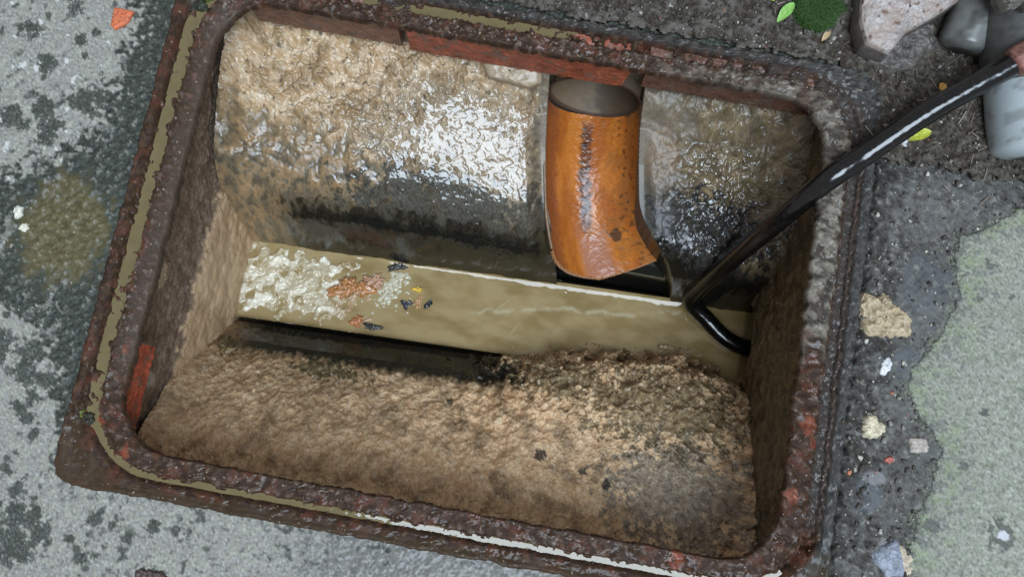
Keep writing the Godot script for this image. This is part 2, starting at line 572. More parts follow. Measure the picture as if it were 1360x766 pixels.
func brick_mesh(size: Vector3, tint: Color, s: float, broken := false) -> ArrayMesh:
	# a brick with rounded, chipped edges, one side of which is broken off when asked
	var fill := func(u: float, v: float):
		# a superellipse section swept along the length
		var side := int(u * 3.9999)
		var f := (u * 4.0 - side) * 2.0 - 1.0
		var sq: Vector2 = [Vector2(1, f), Vector2(-f, 1), Vector2(-1, -f), Vector2(f, -1)][side]
		var nrm := pow(pow(absf(sq.x), 9.0) + pow(absf(sq.y), 9.0), 1.0 / 9.0)
		var cy := sq.x / nrm
		var cz := sq.y / nrm
		var t := clampf((v - 0.08) / 0.84, 0.0, 1.0)
		var q := 1.0
		if v < 0.04: q = v / 0.04
		if v > 0.96: q = (1.0 - v) / 0.04
		var edge := 1.0 - 0.05 * (smoothstep(0.08, 0.04, v) + smoothstep(0.92, 0.96, v))
		var p := Vector3(lerpf(-0.5, 0.5, t) * size.x, cy * 0.5 * size.y * q * edge, cz * 0.5 * size.z * q * edge)
		if broken: p.x += (cy * 0.0035 + cz * 0.004) * smoothstep(0.8, 1.0, t)
		var w := p + Vector3(s, s * 2.0, 0.0)
		var n := n110.get_noise_3dv(w) * 0.0011 + n300.get_noise_3dv(w) * 0.0007
		gp = p + Vector3(0.0, cy, cz) * n
		gc = tint * (1.0 + 0.5 * n40.get_noise_3dv(w) + 0.35 * n110.get_noise_3dv(w) + 0.25 * n300.get_noise_3dv(w))
		if n40.get_noise_3dv(w + Vector3(4, 0, 0)) > 0.32: gc = gc.lerp(Color(0.13, 0.10, 0.08), 0.6)
		gc.a = 1.0
	return sheet(141, 200, fill, null, false, true)


func chamber() -> void:
	var t := thing("inspection_chamber", "open brick and mortar drain chamber inside the rusty frame", "drain chamber")
	mesh_of("left_wall", sheet(400, 220, left_wall, null, true), mat(0.5, 0.35, true), t)
	var hole := func(u: float, v: float) -> bool:
		return Vector2(lerpf(-0.26, 0.26, u) + 0.010, lerpf(-0.012, -0.31, v) + 0.243).length() > 0.052
	mesh_of("right_wall", sheet(360, 220, right_wall, hole, true), mat(0.5, 0.35, true), t)
	mesh_of("rear_wall", sheet(420, 160, func(u, v): end_wall(u, v, -0.236, 1.0), func(u, v): return Vector2(lerpf(-0.32, 0.32, u) - 0.075, lerpf(-0.012, -0.31, v) + 0.096).length() > 0.050, true), mat(0.5, 0.5, true), t)
	mesh_of("front_wall", sheet(220, 100, func(u, v): end_wall(u, v, 0.243, -1.0), null, true), mat(0.5, 0.5, true), t)
	# the pipe that leaves under the right wall
	var out := func(u: float, v: float):
		var a := -u * TAU
		var r := 0.052 + (0.0 if v > 0.05 else 0.002)
		gp = Vector3(lerpf(0.301, 0.62, v), -0.243 + sin(a) * r, -0.010 + cos(a) * r - v * 0.01)
		gc = Color(0.16, 0.10, 0.06)
		gc.a = 1.0
	mesh_of("outlet_pipe", sheet(49, 30, out, null, false, true), mat(0.25), t)
	var plug := func(u: float, v: float):
		var a := u * TAU
		gp = Vector3(0.62, -0.243 + sin(a) * 0.06 * v, -0.02 + cos(a) * 0.06 * v)
		gc = Color(0.16, 0.10, 0.06)
		gc.a = 1.0
	mesh_of("pipe_bend", sheet(33, 6, plug, null, false, true), mat(0.6), t)
	# the course of bricks that shows under the upper side of the frame
	var red := Color(0.27, 0.075, 0.042)
	var rows := [[-0.206, 0.150, Color(0.17, 0.085, 0.058), -0.2255, false], [-0.013, 0.218, red, -0.2235, true], [0.215, 0.196, Color(0.13, 0.062, 0.042), -0.2285, false]]
	for r in rows:
		var b := mesh_of("brick", brick_mesh(Vector3(r[1], 0.052, 0.030), r[2], r[0] * 7.0, r[4]), mat(0.45), t)
		b.position = Vector3(r[0], -0.0315, r[3] - 0.012)
		b.rotation.y = 0.004
	var b2 := mesh_of("brick", brick_mesh(Vector3(0.088, 0.044, 0.030), Color(0.42, 0.085, 0.045), 3.0), mat(0.4), t)
	b2.rotation.y = PI / 2
	b2.position = Vector3(-0.3185, -0.040, 0.168)
	# the broken lump of mortar wedged between the red brick and the clay pipe
	var paint := func(p: Vector3, s: Vector3):
		gc = Color(0.36, 0.28, 0.19) * (1.0 + 0.4 * n110.get_noise_3dv(s))
		gc.a = 1.0
	var ring := func(a: float) -> float: return poly_radius([Vector2(-0.034, -0.012), Vector2(0.032, -0.013), Vector2(0.034, 0.006), Vector2(0.022, 0.013), Vector2(-0.02, 0.010)], a)
	var lump := mesh_of("mortar_lump", slab(ring, 0.03, 0.004, 0.002, paint, 2.0), mat(0.35), t)
	lump.position = Vector3(-0.018, -0.058, -0.219)
	lump.rotation.x = 0.3


# ---------------------------------------------------------------- benchings

func chan(x: float) -> float:
	return 0.003 - 0.038 * (x - 0.03)


var bend_mid := [Vector2(-0.26, 0.070), Vector2(-0.222, 0.0745), Vector2(-0.16, 0.083), Vector2(-0.105, 0.095), Vector2(-0.075, 0.108), Vector2(-0.04, 0.128)]
var bend_floor := [Vector2(-0.26, -0.146), Vector2(-0.222, -0.148), Vector2(-0.16, -0.154), Vector2(-0.105, -0.172), Vector2(-0.075, -0.190), Vector2(-0.045, -0.213)]
var bench_up := [Vector2(0.0, -0.068), Vector2(0.16, -0.083), Vector2(0.42, -0.102), Vector2(0.66, -0.123), Vector2(0.76, -0.138), Vector2(0.85, -0.160), Vector2(0.91, -0.188), Vector2(0.96, -0.224), Vector2(1.0, -0.262), Vector2(1.1, -0.32)]

func upper_at(x: float, z: float) -> void:
	var near := chan(x) - 0.043
	var s := (z + 0.240) / (near + 0.240)
	var right := smoothstep(0.12, 0.16, x)
	s -= right * 0.13 * smoothstep(0.2, 0.6, s) * (1.0 - smoothstep(0.8, 0.96, s))
	var a := n12.get_noise_2d(x, z)
	var b := n40.get_noise_2d(x, z)
	var c := n110.get_noise_2d(x, z)
	var d := n300.get_noise_2d(x, z)
	var side := x - pw(z, bend_mid)          # distance from the clay channel's middle
	var smooth_zone := smoothstep(0.070, 0.054, absf(side) + c * 0.006 + b * 0.006) if side < 0.0 else smoothstep(0.118, 0.080, side + c * 0.010 + b * 0.015)
	var y := (pw(s - 0.04, bench_up) + pw(s, bench_up) + pw(s + 0.03, bench_up)) / 3.0
	y += pow(smoothstep(-0.255, -0.312, x + b * 0.01), 2.0) * 0.030 * smoothstep(0.95, 0.6, s)
	# rough, unfinished mortar in the upper part; smoother slurry lower down
	var limit := 0.60 + b * 0.14 + a * 0.10 - smoothstep(-0.12, -0.26, x) * 0.12 + smoothstep(-0.08, 0.02, x) * 0.14
	var rough := (1.0 - smoothstep(limit - 0.10, limit + 0.05, s)) * (1.0 - smooth_zone) * (1.0 - right)
	var lumps := (1.0 - cells.get_noise_2d(x + c * 0.008, z + b * 0.008)) 
	var glaze := blob(x, z, -0.040, -0.150, 0.088, 0.050, 0.5)       # where water has run down over it
	glaze = maxf(glaze, maxf(blob(x, z, 0.014, -0.085, 0.016, 0.050, 0.4), blob(x, z, -0.005, -0.120, 0.032, 0.055, 0.4)))
	var patch := clampf(0.5 + n40.get_noise_2d(x + 3.0, z - 6.0) * 1.4, 0.0, 1.0)
	var fold := ridge.get_noise_2d(x * 0.9 - z * 0.5 + c * 0.004, z + x * 0.25)
	var damp := maxf(glaze, smoothstep(1.9, 0.6, Vector2((x + 0.045) / 0.095, (z + 0.145) / 0.055).length() + b * 0.8 + c * 0.5))
	var soft := 1.0 - glaze * 0.72 - damp * 0.20
	y += (b * 0.0050 * (0.5 + rough) * (0.4 + 0.6 * soft) + c * 0.0013 * rough + d * 0.00016 * (0.3 + rough)) * soft + a * 0.006 * (0.3 + 0.7 * soft)
	y += ((lumps - 0.6) * 0.0013 * patch + fold * 0.0026) * rough * soft + glaze * (fold * 0.00045 + c * 0.0002)
	y += c * 0.0006 * (1.0 - glaze * 0.75) - 0.12 * clampf(x + 0.13, 0.0, 0.135) * smoothstep(1.0, 0.8, s) * smoothstep(0.05, 0.25, s)
	var wetzone := blob(x, z, 0.232, -0.142, 0.055, 0.052, 0.6)
	y += right * ((0.5 - cells.get_noise_2d(x * 1.3, z * 1.3)) * 0.0010 * wetzone + ridge.get_noise_2d(x * 0.6 + 2.0 - z * 0.2, z * 0.5 + x * 0.15) * 0.0034 + b * 0.0012 + c * 0.0005 * wetzone) * (1.0 - smooth_zone)
	y += pow(smoothstep(0.235, 0.312, x), 2.0) * 0.035 * smoothstep(0.9, 0.5, s)
	# haunching up to the rim of the clay channel, and the bed it lies in
	var rim := pw(z, bend_floor) + 0.050
	var bank := smoothstep(0.072, 0.055, absf(side))
	y = lerpf(y, maxf(y, rim + 0.0008), bank * smoothstep(0.93, 0.76, s))
	var lim := 0.0500
	if side > 0.0: lim *= 1.0 + 0.80 * pow(smoothstep(0.55, 1.05, (z + 0.222) / 0.165), 1.3)
	if absf(side) < lim:
		var bed := minf(y, pw(z, bend_floor) - 0.008)
		if z > -0.066: bed = minf(bed, lerpf(bed, -0.29, smoothstep(-0.066, -0.058, z)))
		y = lerpf(y, bed, smoothstep(lim, lim - 0.002, absf(side)) * smoothstep(-0.28, -0.24, z))
	# colours of the mortar and of the stains on it
	var cream := Color(0.46, 0.31, 0.17).lerp(Color(0.60, 0.465, 0.315), clampf(0.4 + n40.get_noise_2d(x * 1.6 + 4.0, z * 1.6) * 2.0 + c * 0.6, 0.0, 1.0)).lerp(Color(0.27, 0.175, 0.085), clampf(n12.get_noise_2d(x * 1.7 + 1.0, z * 1.7) * 2.0 + b, 0.0, 0.8))
	var vein := smoothstep(0.62, 0.85, ridge.get_noise_2d(x * 0.55 + 6.0 + b * 0.01, z * 0.9)) * smoothstep(0.0, 0.3, n40.get_noise_2d(x - 9.0, z) + 0.15)
	cream = cream.lerp(Color(0.17, 0.11, 0.055), vein * 0.75)
	var tan := Color(0.21, 0.15, 0.082).lerp(Color(0.30, 0.19, 0.095), clampf(0.3 + b * 1.8, 0.0, 1.0)).lerp(Color(0.13, 0.10, 0.062), clampf(-c * 1.8, 0.0, 0.8))
	var col := tan.lerp(cream, clampf(rough * (1.0 - right), 0.0, 1.0))
	col = col.lerp(Color(0.135, 0.102, 0.058) * (1.0 + 0.5 * c + 0.7 * b), right * 0.9)
	col = col.lerp(Color(0.15, 0.118, 0.080) * (1.0 + 0.3 * b), smooth_zone * 0.85)
	col = col.lerp(Color(0.20, 0.165, 0.12) * (1.0 + 0.4 * c), maxf(glaze * 0.5, damp * 0.65))
	var grey := maxf(blob(x, z, -0.070, -0.085, 0.110, 0.034, 0.45) * 0.9, blob(x, z, 0.215, -0.098, 0.080, 0.046, 0.5))
	grey = maxf(grey, blob(x, z, 0.030, -0.075, 0.022, 0.045, 0.4) * 0.8)
	grey = maxf(grey, smooth_zone * smoothstep(0.03, 0.05, side) * smoothstep(-0.19, -0.10, z + b * 0.04) * 0.9)
	grey = maxf(grey, smoothstep(-0.10, -0.13, x) * smoothstep(0.0, 0.3, -b - c * 0.4) * smoothstep(0.5, 0.7, s) * 0.5)
	col = col.lerp(Color(0.050, 0.053, 0.047).lerp(Color(0.024, 0.026, 0.027), right) * (1.0 + 0.5 * c + 0.4 * d), grey * 0.92)
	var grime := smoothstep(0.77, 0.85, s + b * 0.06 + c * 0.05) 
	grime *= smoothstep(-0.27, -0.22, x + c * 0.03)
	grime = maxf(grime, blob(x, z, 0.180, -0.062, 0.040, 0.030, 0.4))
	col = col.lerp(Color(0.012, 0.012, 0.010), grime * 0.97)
	col = col.lerp(Color(0.23, 0.15, 0.085) * (1.0 + 0.5 * c), blob(x, z, 0.158, -0.175, 0.018, 0.03, 0.4) * 0.5)
	col = col * (1.0 + 0.24 * d + 0.08 * n700.get_noise_2d(x, z))
	if n110.get_noise_2d(x + 6.0, z) > 0.46: col = col.lerp(Color(0.10, 0.08, 0.06), 0.8 * (1.0 - grime))
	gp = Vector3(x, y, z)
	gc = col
	gc.a = 1.0
	gr = 0.40 + 0.3 * n40.get_noise_2d(x - 8.0, z)
	gr = lerpf(gr, 0.19, damp)
	gr = lerpf(gr, 0.42 + 0.25 * n40.get_noise_2d(x * 1.5 + 2.0, z * 1.5), right)
	gr = lerpf(gr, 0.11, maxf(right * wetzone, grey * 0.7))
	gr = lerpf(gr, 0.5, smooth_zone * smoothstep(-0.074, -0.050, side + b * 0.008))
	gr = lerpf(gr, 0.17, grime)


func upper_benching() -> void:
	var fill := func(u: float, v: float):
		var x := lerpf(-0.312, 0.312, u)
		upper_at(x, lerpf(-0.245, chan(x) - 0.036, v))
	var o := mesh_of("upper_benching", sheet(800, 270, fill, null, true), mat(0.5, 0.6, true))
	tag(o, "rough wet mortar slope above the channel, cream and black stained, around the orange clay pipe", "benching")


var bench_low := [Vector2(0.0, -0.268), Vector2(0.03, -0.250), Vector2(0.16, -0.214), Vector2(0.22, -0.204), Vector2(0.5, -0.160), Vector2(0.8, -0.116), Vector2(1.0, -0.092)]
var heap_edge := [Vector2(-0.32, 0.0), Vector2(0.02, 0.0), Vector2(0.06, 0.004), Vector2(0.12, 0.014), Vector2(0.18, 0.022), Vector2(0.22, 0.026), Vector2(0.262, 0.020), Vector2(0.285, 0.004), Vector2(0.32, 0.0)]
var heap_low := [Vector2(0.0, -0.275), Vector2(0.03, -0.235), Vector2(0.08, -0.206), Vector2(0.22, -0.184), Vector2(0.5, -0.150), Vector2(0.8, -0.113), Vector2(1.0, -0.092)]

func lower_at(x: float, z: float) -> void:
	var b := n40.get_noise_2d(x, z)
	var c := n110.get_noise_2d(x, z)
	var d := n300.get_noise_2d(x, z)
	var a := n12.get_noise_2d(x + 2.0, z)
	var edge := chan(x) + 0.047 - pw(x, heap_edge) + smoothstep(0.03, 0.08, x) * (b * 0.016 + c * 0.004)
	var s := (z - edge) / (0.248 - edge)
	var heap := smoothstep(-0.03, 0.10, x + b * 0.03)
	var y := lerpf(pw(s, bench_low), pw(s, heap_low), heap)
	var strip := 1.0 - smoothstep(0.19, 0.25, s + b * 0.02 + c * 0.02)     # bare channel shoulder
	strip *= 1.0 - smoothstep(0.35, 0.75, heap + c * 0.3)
	var lumps := 1.0 - cells.get_noise_2d(x + c * 0.006, z + 4.0 + b * 0.006)
	var fine := 1.0 - cells_small.get_noise_2d(x + 2.0, z)
	var rough := 1.0 - strip
	var front := heap * smoothstep(0.45, 0.10, s)
	var fold := ridge.get_noise_2d(x * 0.8 + z * 0.5, z - x * 0.3 + c * 0.004)
	y += rough * (b * 0.0048 + c * 0.0018 + d * 0.0007 + (lumps - 0.6) * (0.0014 + 0.0014 * front) + (fine - 0.5) * 0.0007 + fold * 0.0022) + a * 0.004 * rough
	y += (pow(smoothstep(0.245, 0.312, x + b * 0.01), 2.0) * 0.034 + pow(smoothstep(-0.262, -0.312, x + b * 0.01), 2.0) * 0.026) * smoothstep(0.15, 0.4, s)
	y += front * (0.006 + b * 0.014 + (0.55 - cells.get_noise_2d(x * 0.5, z * 0.5)) * 0.010 + fold * 0.004)
	var left_smooth := smoothstep(-0.10, -0.2, x) * smoothstep(0.55, 0.3, s)
	y -= left_smooth * (lumps - 0.6) * 0.0015
	var col := Color(0.60, 0.395, 0.225).lerp(Color(0.72, 0.515, 0.315), clampf(0.4 + c * 1.2 + n40.get_noise_2d(x + 12.0, z) * 1.2, 0.0, 1.0)).lerp(Color(0.20, 0.135, 0.078), clampf(b * 0.8 + n12.get_noise_2d(x * 2.0 - 9.0, z * 2.0) * 1.2 - 0.05, 0.0, 0.7))
	var brown := clampf(smoothstep(-0.02, -0.18, x + b * 0.12) * 0.5 * smoothstep(0.75, 0.4, s + b * 0.2) + smoothstep(0.45, 0.15, s) * 0.4, 0.0, 0.85)
	col = col.lerp(Color(0.19, 0.125, 0.066).lerp(Color(0.25, 0.15, 0.075), clampf(b * 2.0, 0.0, 1.0)) * (1.0 + 0.5 * c), brown)
	var grey := blob(x, z, 0.235, 0.170, 0.075, 0.055, 0.6)
	col = col.lerp(Color(0.26, 0.225, 0.18) * (1.0 + 0.4 * c), grey * 0.8)
	var slime := maxf(blob(x, z, 0.21, 0.085, 0.09, 0.045, 0.6), blob(x, z, 0.09, 0.075, 0.05, 0.02, 0.6)) * 0.75
	slime = maxf(slime, blob(x, z, -0.16, 0.108, 0.04, 0.010, 0.7))
	slime = maxf(slime, blob(x, z, -0.28, 0.10, 0.012, 0.010, 0.7))
	col = col.lerp(Color(0.14, 0.105, 0.055) * (1.0 + 0.7 * c), slime)
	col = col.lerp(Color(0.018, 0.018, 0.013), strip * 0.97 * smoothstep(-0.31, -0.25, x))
	for q in [Vector3(0.086, 0.158, 0.006), Vector3(0.155, 0.176, 0.005), Vector3(0.13, 0.167, 0.004), Vector3(-0.02, 0.12, 0.004)]:
		col = col.lerp(Color(0.04, 0.038, 0.036), blob(x, z, q.x, q.y, q.z, q.z, 0.5) * 0.85)
	if n110.get_noise_2d(x + 6.0, z) > 0.48: col = col.lerp(Color(0.55, 0.46, 0.34), 0.7 * (1.0 - strip))
	col = col * (1.0 + 0.34 * d + 0.14 * n700.get_noise_2d(x, z) + 0.12 * c)
	gp = Vector3(x, y, z)
	gc = col
	gc.a = 1.0
	gr = 0.46 + 0.2 * n40.get_noise_2d(x - 8.0, z)
	gr = lerpf(gr, 0.26, slime)
	gr = lerpf(gr, 0.14, strip)


func lower_benching() -> void:
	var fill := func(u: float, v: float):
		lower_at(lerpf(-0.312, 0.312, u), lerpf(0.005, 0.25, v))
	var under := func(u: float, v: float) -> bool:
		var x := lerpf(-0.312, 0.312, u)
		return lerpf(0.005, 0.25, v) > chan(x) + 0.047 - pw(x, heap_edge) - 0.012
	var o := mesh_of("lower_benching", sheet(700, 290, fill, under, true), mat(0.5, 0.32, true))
	tag(o, "coarse tan mortar slope below the channel with a crumbling heap at its right end", "benching")


# ---------------------------------------------------------------- main channel and its water

func channel() -> void:
	var bed := func(u: float, v: float):
		var x := lerpf(-0.33, 0.34, u)
		var a := lerpf(PI, TAU, v)
		gp = Vector3(x, -0.250 + sin(a) * 0.048, chan(x) + cos(a) * 0.0505)
		gc = Color(0.045, 0.036, 0.025) * (1.0 + 0.5 * n40.get_noise_2d(x, v))
		gc.a = 1.0
	var o := mesh_of("drain_channel", sheet(60, 30, bed), mat(0.3))
	tag(o, "half-round main drain channel lying under the muddy water", "drain channel")
	var wet := func(u: float, v: float):
		var x := lerpf(-0.325, 0.60, u)
		var q := v * 2.0 - 1.0
		var half := 0.0475
		var k := signf(q) * (1.0 - pow(1.0 - absf(q), 1.8))
		var z := chan(minf(x, 0.33)) + k * half
		var wall := half * (1.0 - absf(k))
		var y := WATER + 0.0044 * exp(-wall / 0.0032)
		y += n40.get_noise_2d(x * 0.5, z) * 0.0004 + n110.get_noise_2d(x * 0.6, z) * 0.00005
		gp = Vector3(x, y, z)
		gc = Color(0.315, 0.232, 0.112).lerp(Color(0.225, 0.158, 0.066), clampf(0.4 + n12.get_noise_2d(x * 1.2, z * 2.5) * 1.4 + x * 0.9, 0.0, 1.0))
		# thin lines of scum drifting on it
		var mid := pw(x, [Vector2(-0.05, 0.012), Vector2(-0.007, 0.004), Vector2(0.089, -0.016), Vector2(0.162, -0.021), Vector2(0.232, -0.041)]) + n40.get_noise_2d(x, 0.3) * 0.004
		var line := smoothstep(0.0045, 0.0005, absf(z - mid) + absf(n110.get_noise_2d(x, z)) * 0.0012) * smoothstep(-0.03, 0.0, x) * smoothstep(0.235, 0.22, x)
		var cross := smoothstep(0.002, 0.0006, absf(z - 0.01 - (x - 0.04) * -1.6)) * smoothstep(0.02, 0.012, absf(x - 0.045))
		cross = maxf(cross, smoothstep(0.002, 0.0006, absf(z + 0.012 - (x - 0.02) * -1.1)) * smoothstep(0.012, 0.006, absf(x - 0.015)))
		gc = gc.lerp(Color(0.46, 0.40, 0.26), clampf(maxf(line, cross * 0.7) * 0.6 * clampf(0.7 + n40.get_noise_2d(x, z + 4.0) * 2.0, 0.1, 1.0), 0.0, 1.0))
		gc.a = 1.0
	var w := mesh_of("water", sheet(900, 120, wet), mat(0.035, 0.5))
	tag(w, "still muddy brown water filling the straight drain channel", "water", "", "structure")


# ---------------------------------------------------------------- iron frame

func along(path_t: float, hx: float, hz: float, r: float) -> Vector2:
	# a point on a rounded rectangle; the parameter maps sides to sides and corners to corners
	var k := int(floorf(path_t * 8.0)) % 8
	var f := path_t * 8.0 - floorf(path_t * 8.0)
	var q := f * PI / 2
	match k:
		0: return Vector2(lerpf(-hx + r, hx - r, f), -hz)
		1: return Vector2(hx - r + sin(q) * r, -hz + r - cos(q) * r)
		2: return Vector2(hx, lerpf(-hz + r, hz - r, f))
		3: return Vector2(hx - r + cos(q) * r, hz - r + sin(q) * r)
		4: return Vector2(lerpf(hx - r, -hx + r, f), hz)
		5: return Vector2(-hx + r - sin(q) * r, hz - r + cos(q) * r)
		6: return Vector2(-hx, lerpf(hz - r, -hz + r, f))
	return Vector2(-hx + r - cos(q) * r, -hz + r - sin(q) * r)


func around(i: float) -> float:
	# spreads samples evenly round the frame: long sides, corners, short sides
	var w := [0.25, 0.045, 0.16, 0.045, 0.25, 0.045, 0.16, 0.045]
	var sum := 0.0
	for k in 8:
		if i <= sum + w[k] or k == 7: return (k + clampf((i - sum) / w[k], 0.0, 0.999999)) / 8.0
		sum += w[k]
	return 0.0


# the frame's section: share of the way from lip to rim, height
var section := [Vector3(0.0, 0.0, -0.008), Vector3(0.06, 0.0, -0.003), Vector3(0.09, 0.03, 0.0), Vector3(0.36, 0.42, 0.0), Vector3(0.50, 0.55, -0.0085), Vector3(0.57, 0.68, -0.0085), Vector3(0.71, 0.82, 0.001), Vector3(0.90, 0.96, 0.001), Vector3(0.94, 1.0, -0.002), Vector3(1.0, 1.0, -0.016)]

func frame_at(u: float, v: float) -> void:
	var t := around(u)
	var inner := along(t, HX, HZ, 0.055)
	var mid := along(t, HX + 0.033, HZ + 0.030, 0.070)
	var outer := along(t, 0.345, 0.2575, 0.022)
	var share := 0.0
	var y := 0.0
	for i in range(1, section.size()):
		if v <= section[i].x or i == section.size() - 1:
			var f: float = (v - section[i - 1].x) / (section[i].x - section[i - 1].x)
			share = lerpf(section[i - 1].y, section[i].y, f)
			y = lerpf(section[i - 1].z, section[i].z, f)
			break
	var p := inner.lerp(mid, share / 0.78) if share < 0.78 else mid.lerp(outer, (share - 0.78) / 0.22)
	var x := p.x
	var z := p.y
	var a := n40.get_noise_2d(x, z)
	var b := n110.get_noise_2d(x, z)
	var c := n300.get_noise_2d(x, z)
	var right := smoothstep(0.26, 0.30, x)
	var top := smoothstep(-0.20, -0.225, z)
	var bottom := smoothstep(0.19, 0.215, z)
	var left := smoothstep(-0.27, -0.30, x)
	var flat := 1.0 - bottom * 0.4 - left * 0.15
	y += (b * 0.0013 + c * 0.0005 + a * 0.0014) * flat + (right + top) * (0.5 - cells_small.get_noise_2d(x, z)) * 0.0012 + right * (0.5 - cells.get_noise_2d(x, z)) * 0.0035 * smoothstep(0.40, 0.3, v)
	var groove := smoothstep(0.40, 0.47, v) * smoothstep(0.68, 0.60, v)
	# dirt and mortar have filled the groove along the top and the right
	var fillin := clampf(maxf(right * smoothstep(0.20, 0.16, z), top * smoothstep(-0.20, -0.12, x) * (0.55 + 0.8 * a) * smoothstep(0.12, 0.16, absf(x - 0.04) * 0.9)), 0.0, 1.0)
	y -= left * smoothstep(0.36, 0.0, v) * 0.007 * smoothstep(0.19, 0.14, z)
	y += groove * (fillin * lerpf(0.009, 0.004, right) + (1.0 - fillin) * (b * 0.0062 + a * 0.0070 + c * 0.0015))
	# along the lower side the groove's outer flank is a worn slope
	y = lerpf(y, lerpf(-0.010, 0.0, smoothstep(0.43, 0.59, v)) + b * 0.0008 + a * 0.0006, bottom * smoothstep(0.46, 0.48, v) * smoothstep(0.86, 0.74, v))
	var out := (inner - Vector2.ZERO).normalized()
	var crust := right * smoothstep(0.34, 0.04, v) * (0.0055 + a * 0.006)
	x -= crust
	x += out.x * (b * 0.0012 + a * 0.0016 + c * 0.0007)
	z += out.y * (b * 0.0012 + a * 0.0016 + c * 0.0007)
	gp = Vector3(x, y, z)
	var col := Color(0.050, 0.027, 0.016).lerp(Color(0.100, 0.055, 0.032), clampf(0.35 + b * 1.6, 0.0, 1.0)).lerp(Color(0.035, 0.028, 0.025), clampf(c * 1.6, 0.0, 0.8))
	var rust := smoothstep(0.20, 0.34, n40.get_noise_2d(p.x + 11.0, p.y) + c * 0.15)
	col = col.lerp(Color(0.15, 0.055, 0.036) * (1.0 + 0.6 * c), rust * 0.5)
	if b > 0.36 and v < 0.4: col = col.lerp(Color(0.20, 0.15, 0.13), 0.5)
	var grey := clampf(right * smoothstep(0.05, -0.02, p.y + a * 0.05) * (1.0 - smoothstep(0.35, 0.42, v)), 0.0, 1.0)
	grey = maxf(grey, top * smoothstep(0.10, 0.2, p.x + a * 0.1) * 0.6 * (1.0 - smoothstep(0.3, 0.5, v)))
	col = col.lerp(Color(0.24, 0.215, 0.175).lerp(Color(0.08, 0.07, 0.058), smoothstep(-0.05, 0.2, n40.get_noise_2d(p.x * 1.5 + 21.0, p.y * 1.5))) * (1.0 + 0.7 * b + 0.3 * c), grey * 0.85)
	col = col.lerp(Color(0.07, 0.06, 0.053) * (1.0 + 0.7 * c), fillin * groove * 0.9)
	col = col.lerp(Color(0.06, 0.055, 0.05) * (1.0 + 0.8 * b), top * smoothstep(0.62, 0.72, v) * 0.9)
	col = col.lerp(Color(0.070, 0.067, 0.062) * (1.0 + 0.6 * c + 0.8 * b), right * smoothstep(0.62, 0.72, v))
	col = col.lerp(Color(0.075, 0.052, 0.030), bottom * smoothstep(0.66, 0.72, v) * 0.6)
	# bright fresh rust
	for q in [Vector3(-0.316, 0.20, 0.010), Vector3(-0.308, 0.133, 0.006), Vector3(-0.350, 0.205, 0.007), Vector3(-0.285, 0.222, 0.006), Vector3(0.312, 0.088, 0.010), Vector3(0.318, 0.104, 0.006), Vector3(0.306, 0.155, 0.008), Vector3(0.21, 0.222, 0.012)]:
		if absf(p.x - q.x) < 0.03 and absf(p.y - q.y) < 0.03:
			col = col.lerp(Color(0.27, 0.075, 0.04) * (1.0 + 0.6 * c + 0.4 * b), blob(p.x, p.y, q.x, q.y, q.z * 0.45, q.z * 0.85, 0.8) * 0.8)
	var mud := left * smoothstep(0.36, 0.10, v + b * 0.25) * smoothstep(0.19, 0.12, p.y)
	col = col.lerp(Color(0.098, 0.070, 0.050) * (1.0 + 0.4 * b + 0.2 * c), mud * 0.85)
	gc = col * 0.82
	gc.a = 1.0
	gr = 0.62 + 0.2 * n40.get_noise_2d(p.x - 4.0, p.y) - 0.44 * smoothstep(0.02, 0.2, n40.get_noise_2d(p.x + 14.0, p.y) + (0.22 if v > 0.30 and v < 0.78 else 0.0) + b * 0.3)
	gr = lerpf(gr, 0.62, mud * 0.8)


func frame() -> void:
	var t := thing("manhole_frame", "rusty cast iron manhole frame with a water-filled groove round the open chamber", "manhole frame")
	mesh_of("rim", sheet(1500, 84, frame_at, null, true, true), mat(0.4, 0.32, true), t)
	# rainwater lying in the groove
	var wet := func(u: float, v: float):
		var tt := around(u)
		var inner := along(tt, HX, HZ, 0.055)
		var mid := along(tt, HX + 0.033, HZ + 0.030, 0.070)
		var share := lerpf(0.43, 0.815, v) / 0.78
		var p := inner.lerp(mid, share)
		var edge := minf(v, 1.0 - v) * 0.012
		var bottom := smoothstep(0.20, 0.23, p.y)
		gp = Vector3(p.x, -0.0038 + 0.0012 * exp(-edge / 0.0022) + n110.get_noise_2d(p.x, p.y) * 0.0001 - (0.0005 if p.y < 0.2 else 0.0), p.y)
		gc = Color(0.165, 0.128, 0.062) * (1.0 + 0.15 * n40.get_noise_2d(p.x, p.y))
		gc.a = 1.0
	var lies := func(u: float, v: float) -> bool:
		var q := along(around(u), HX + 0.02, HZ + 0.02, 0.06)
		if q.x > 0.27 and q.y < 0.22: return false
		return not (q.y < -0.18 and (q.x > 0.03 + 0.02 * v or q.x > -0.27 and q.x < -0.17))
	var w := mesh_of("puddle_water", sheet(1400, 24, wet, lies, false, true), mat(0.04))
	tag(w, "thin line of muddy rainwater lying in the groove of the iron frame", "water", "", "structure")


# ---------------------------------------------------------------- orange clay channel bend

func bend_frame(t: float) -> Array:
	var z := lerpf(-0.224, -0.056, t)
	var mid := Vector3(pw(z, bend_mid), pw(z, bend_floor), z)
	var z2 := z + 0.012
	var ahead := Vector3(pw(z2, bend_mid), 0, z2)
	var behind := Vector3(pw(z - 0.012, bend_mid), 0, z - 0.012)
	var d := (ahead - behind).normalized()
	return [mid, Vector3(-d.z, 0.0, d.x) * -1.0, d]


func smooth_pw(t: float, pts: Array) -> float:
	return (pw(t - 0.014, pts) + pw(t - 0.007, pts) + pw(t, pts) * 2.0 + pw(t + 0.007, pts) + pw(t + 0.014, pts)) / 6.0


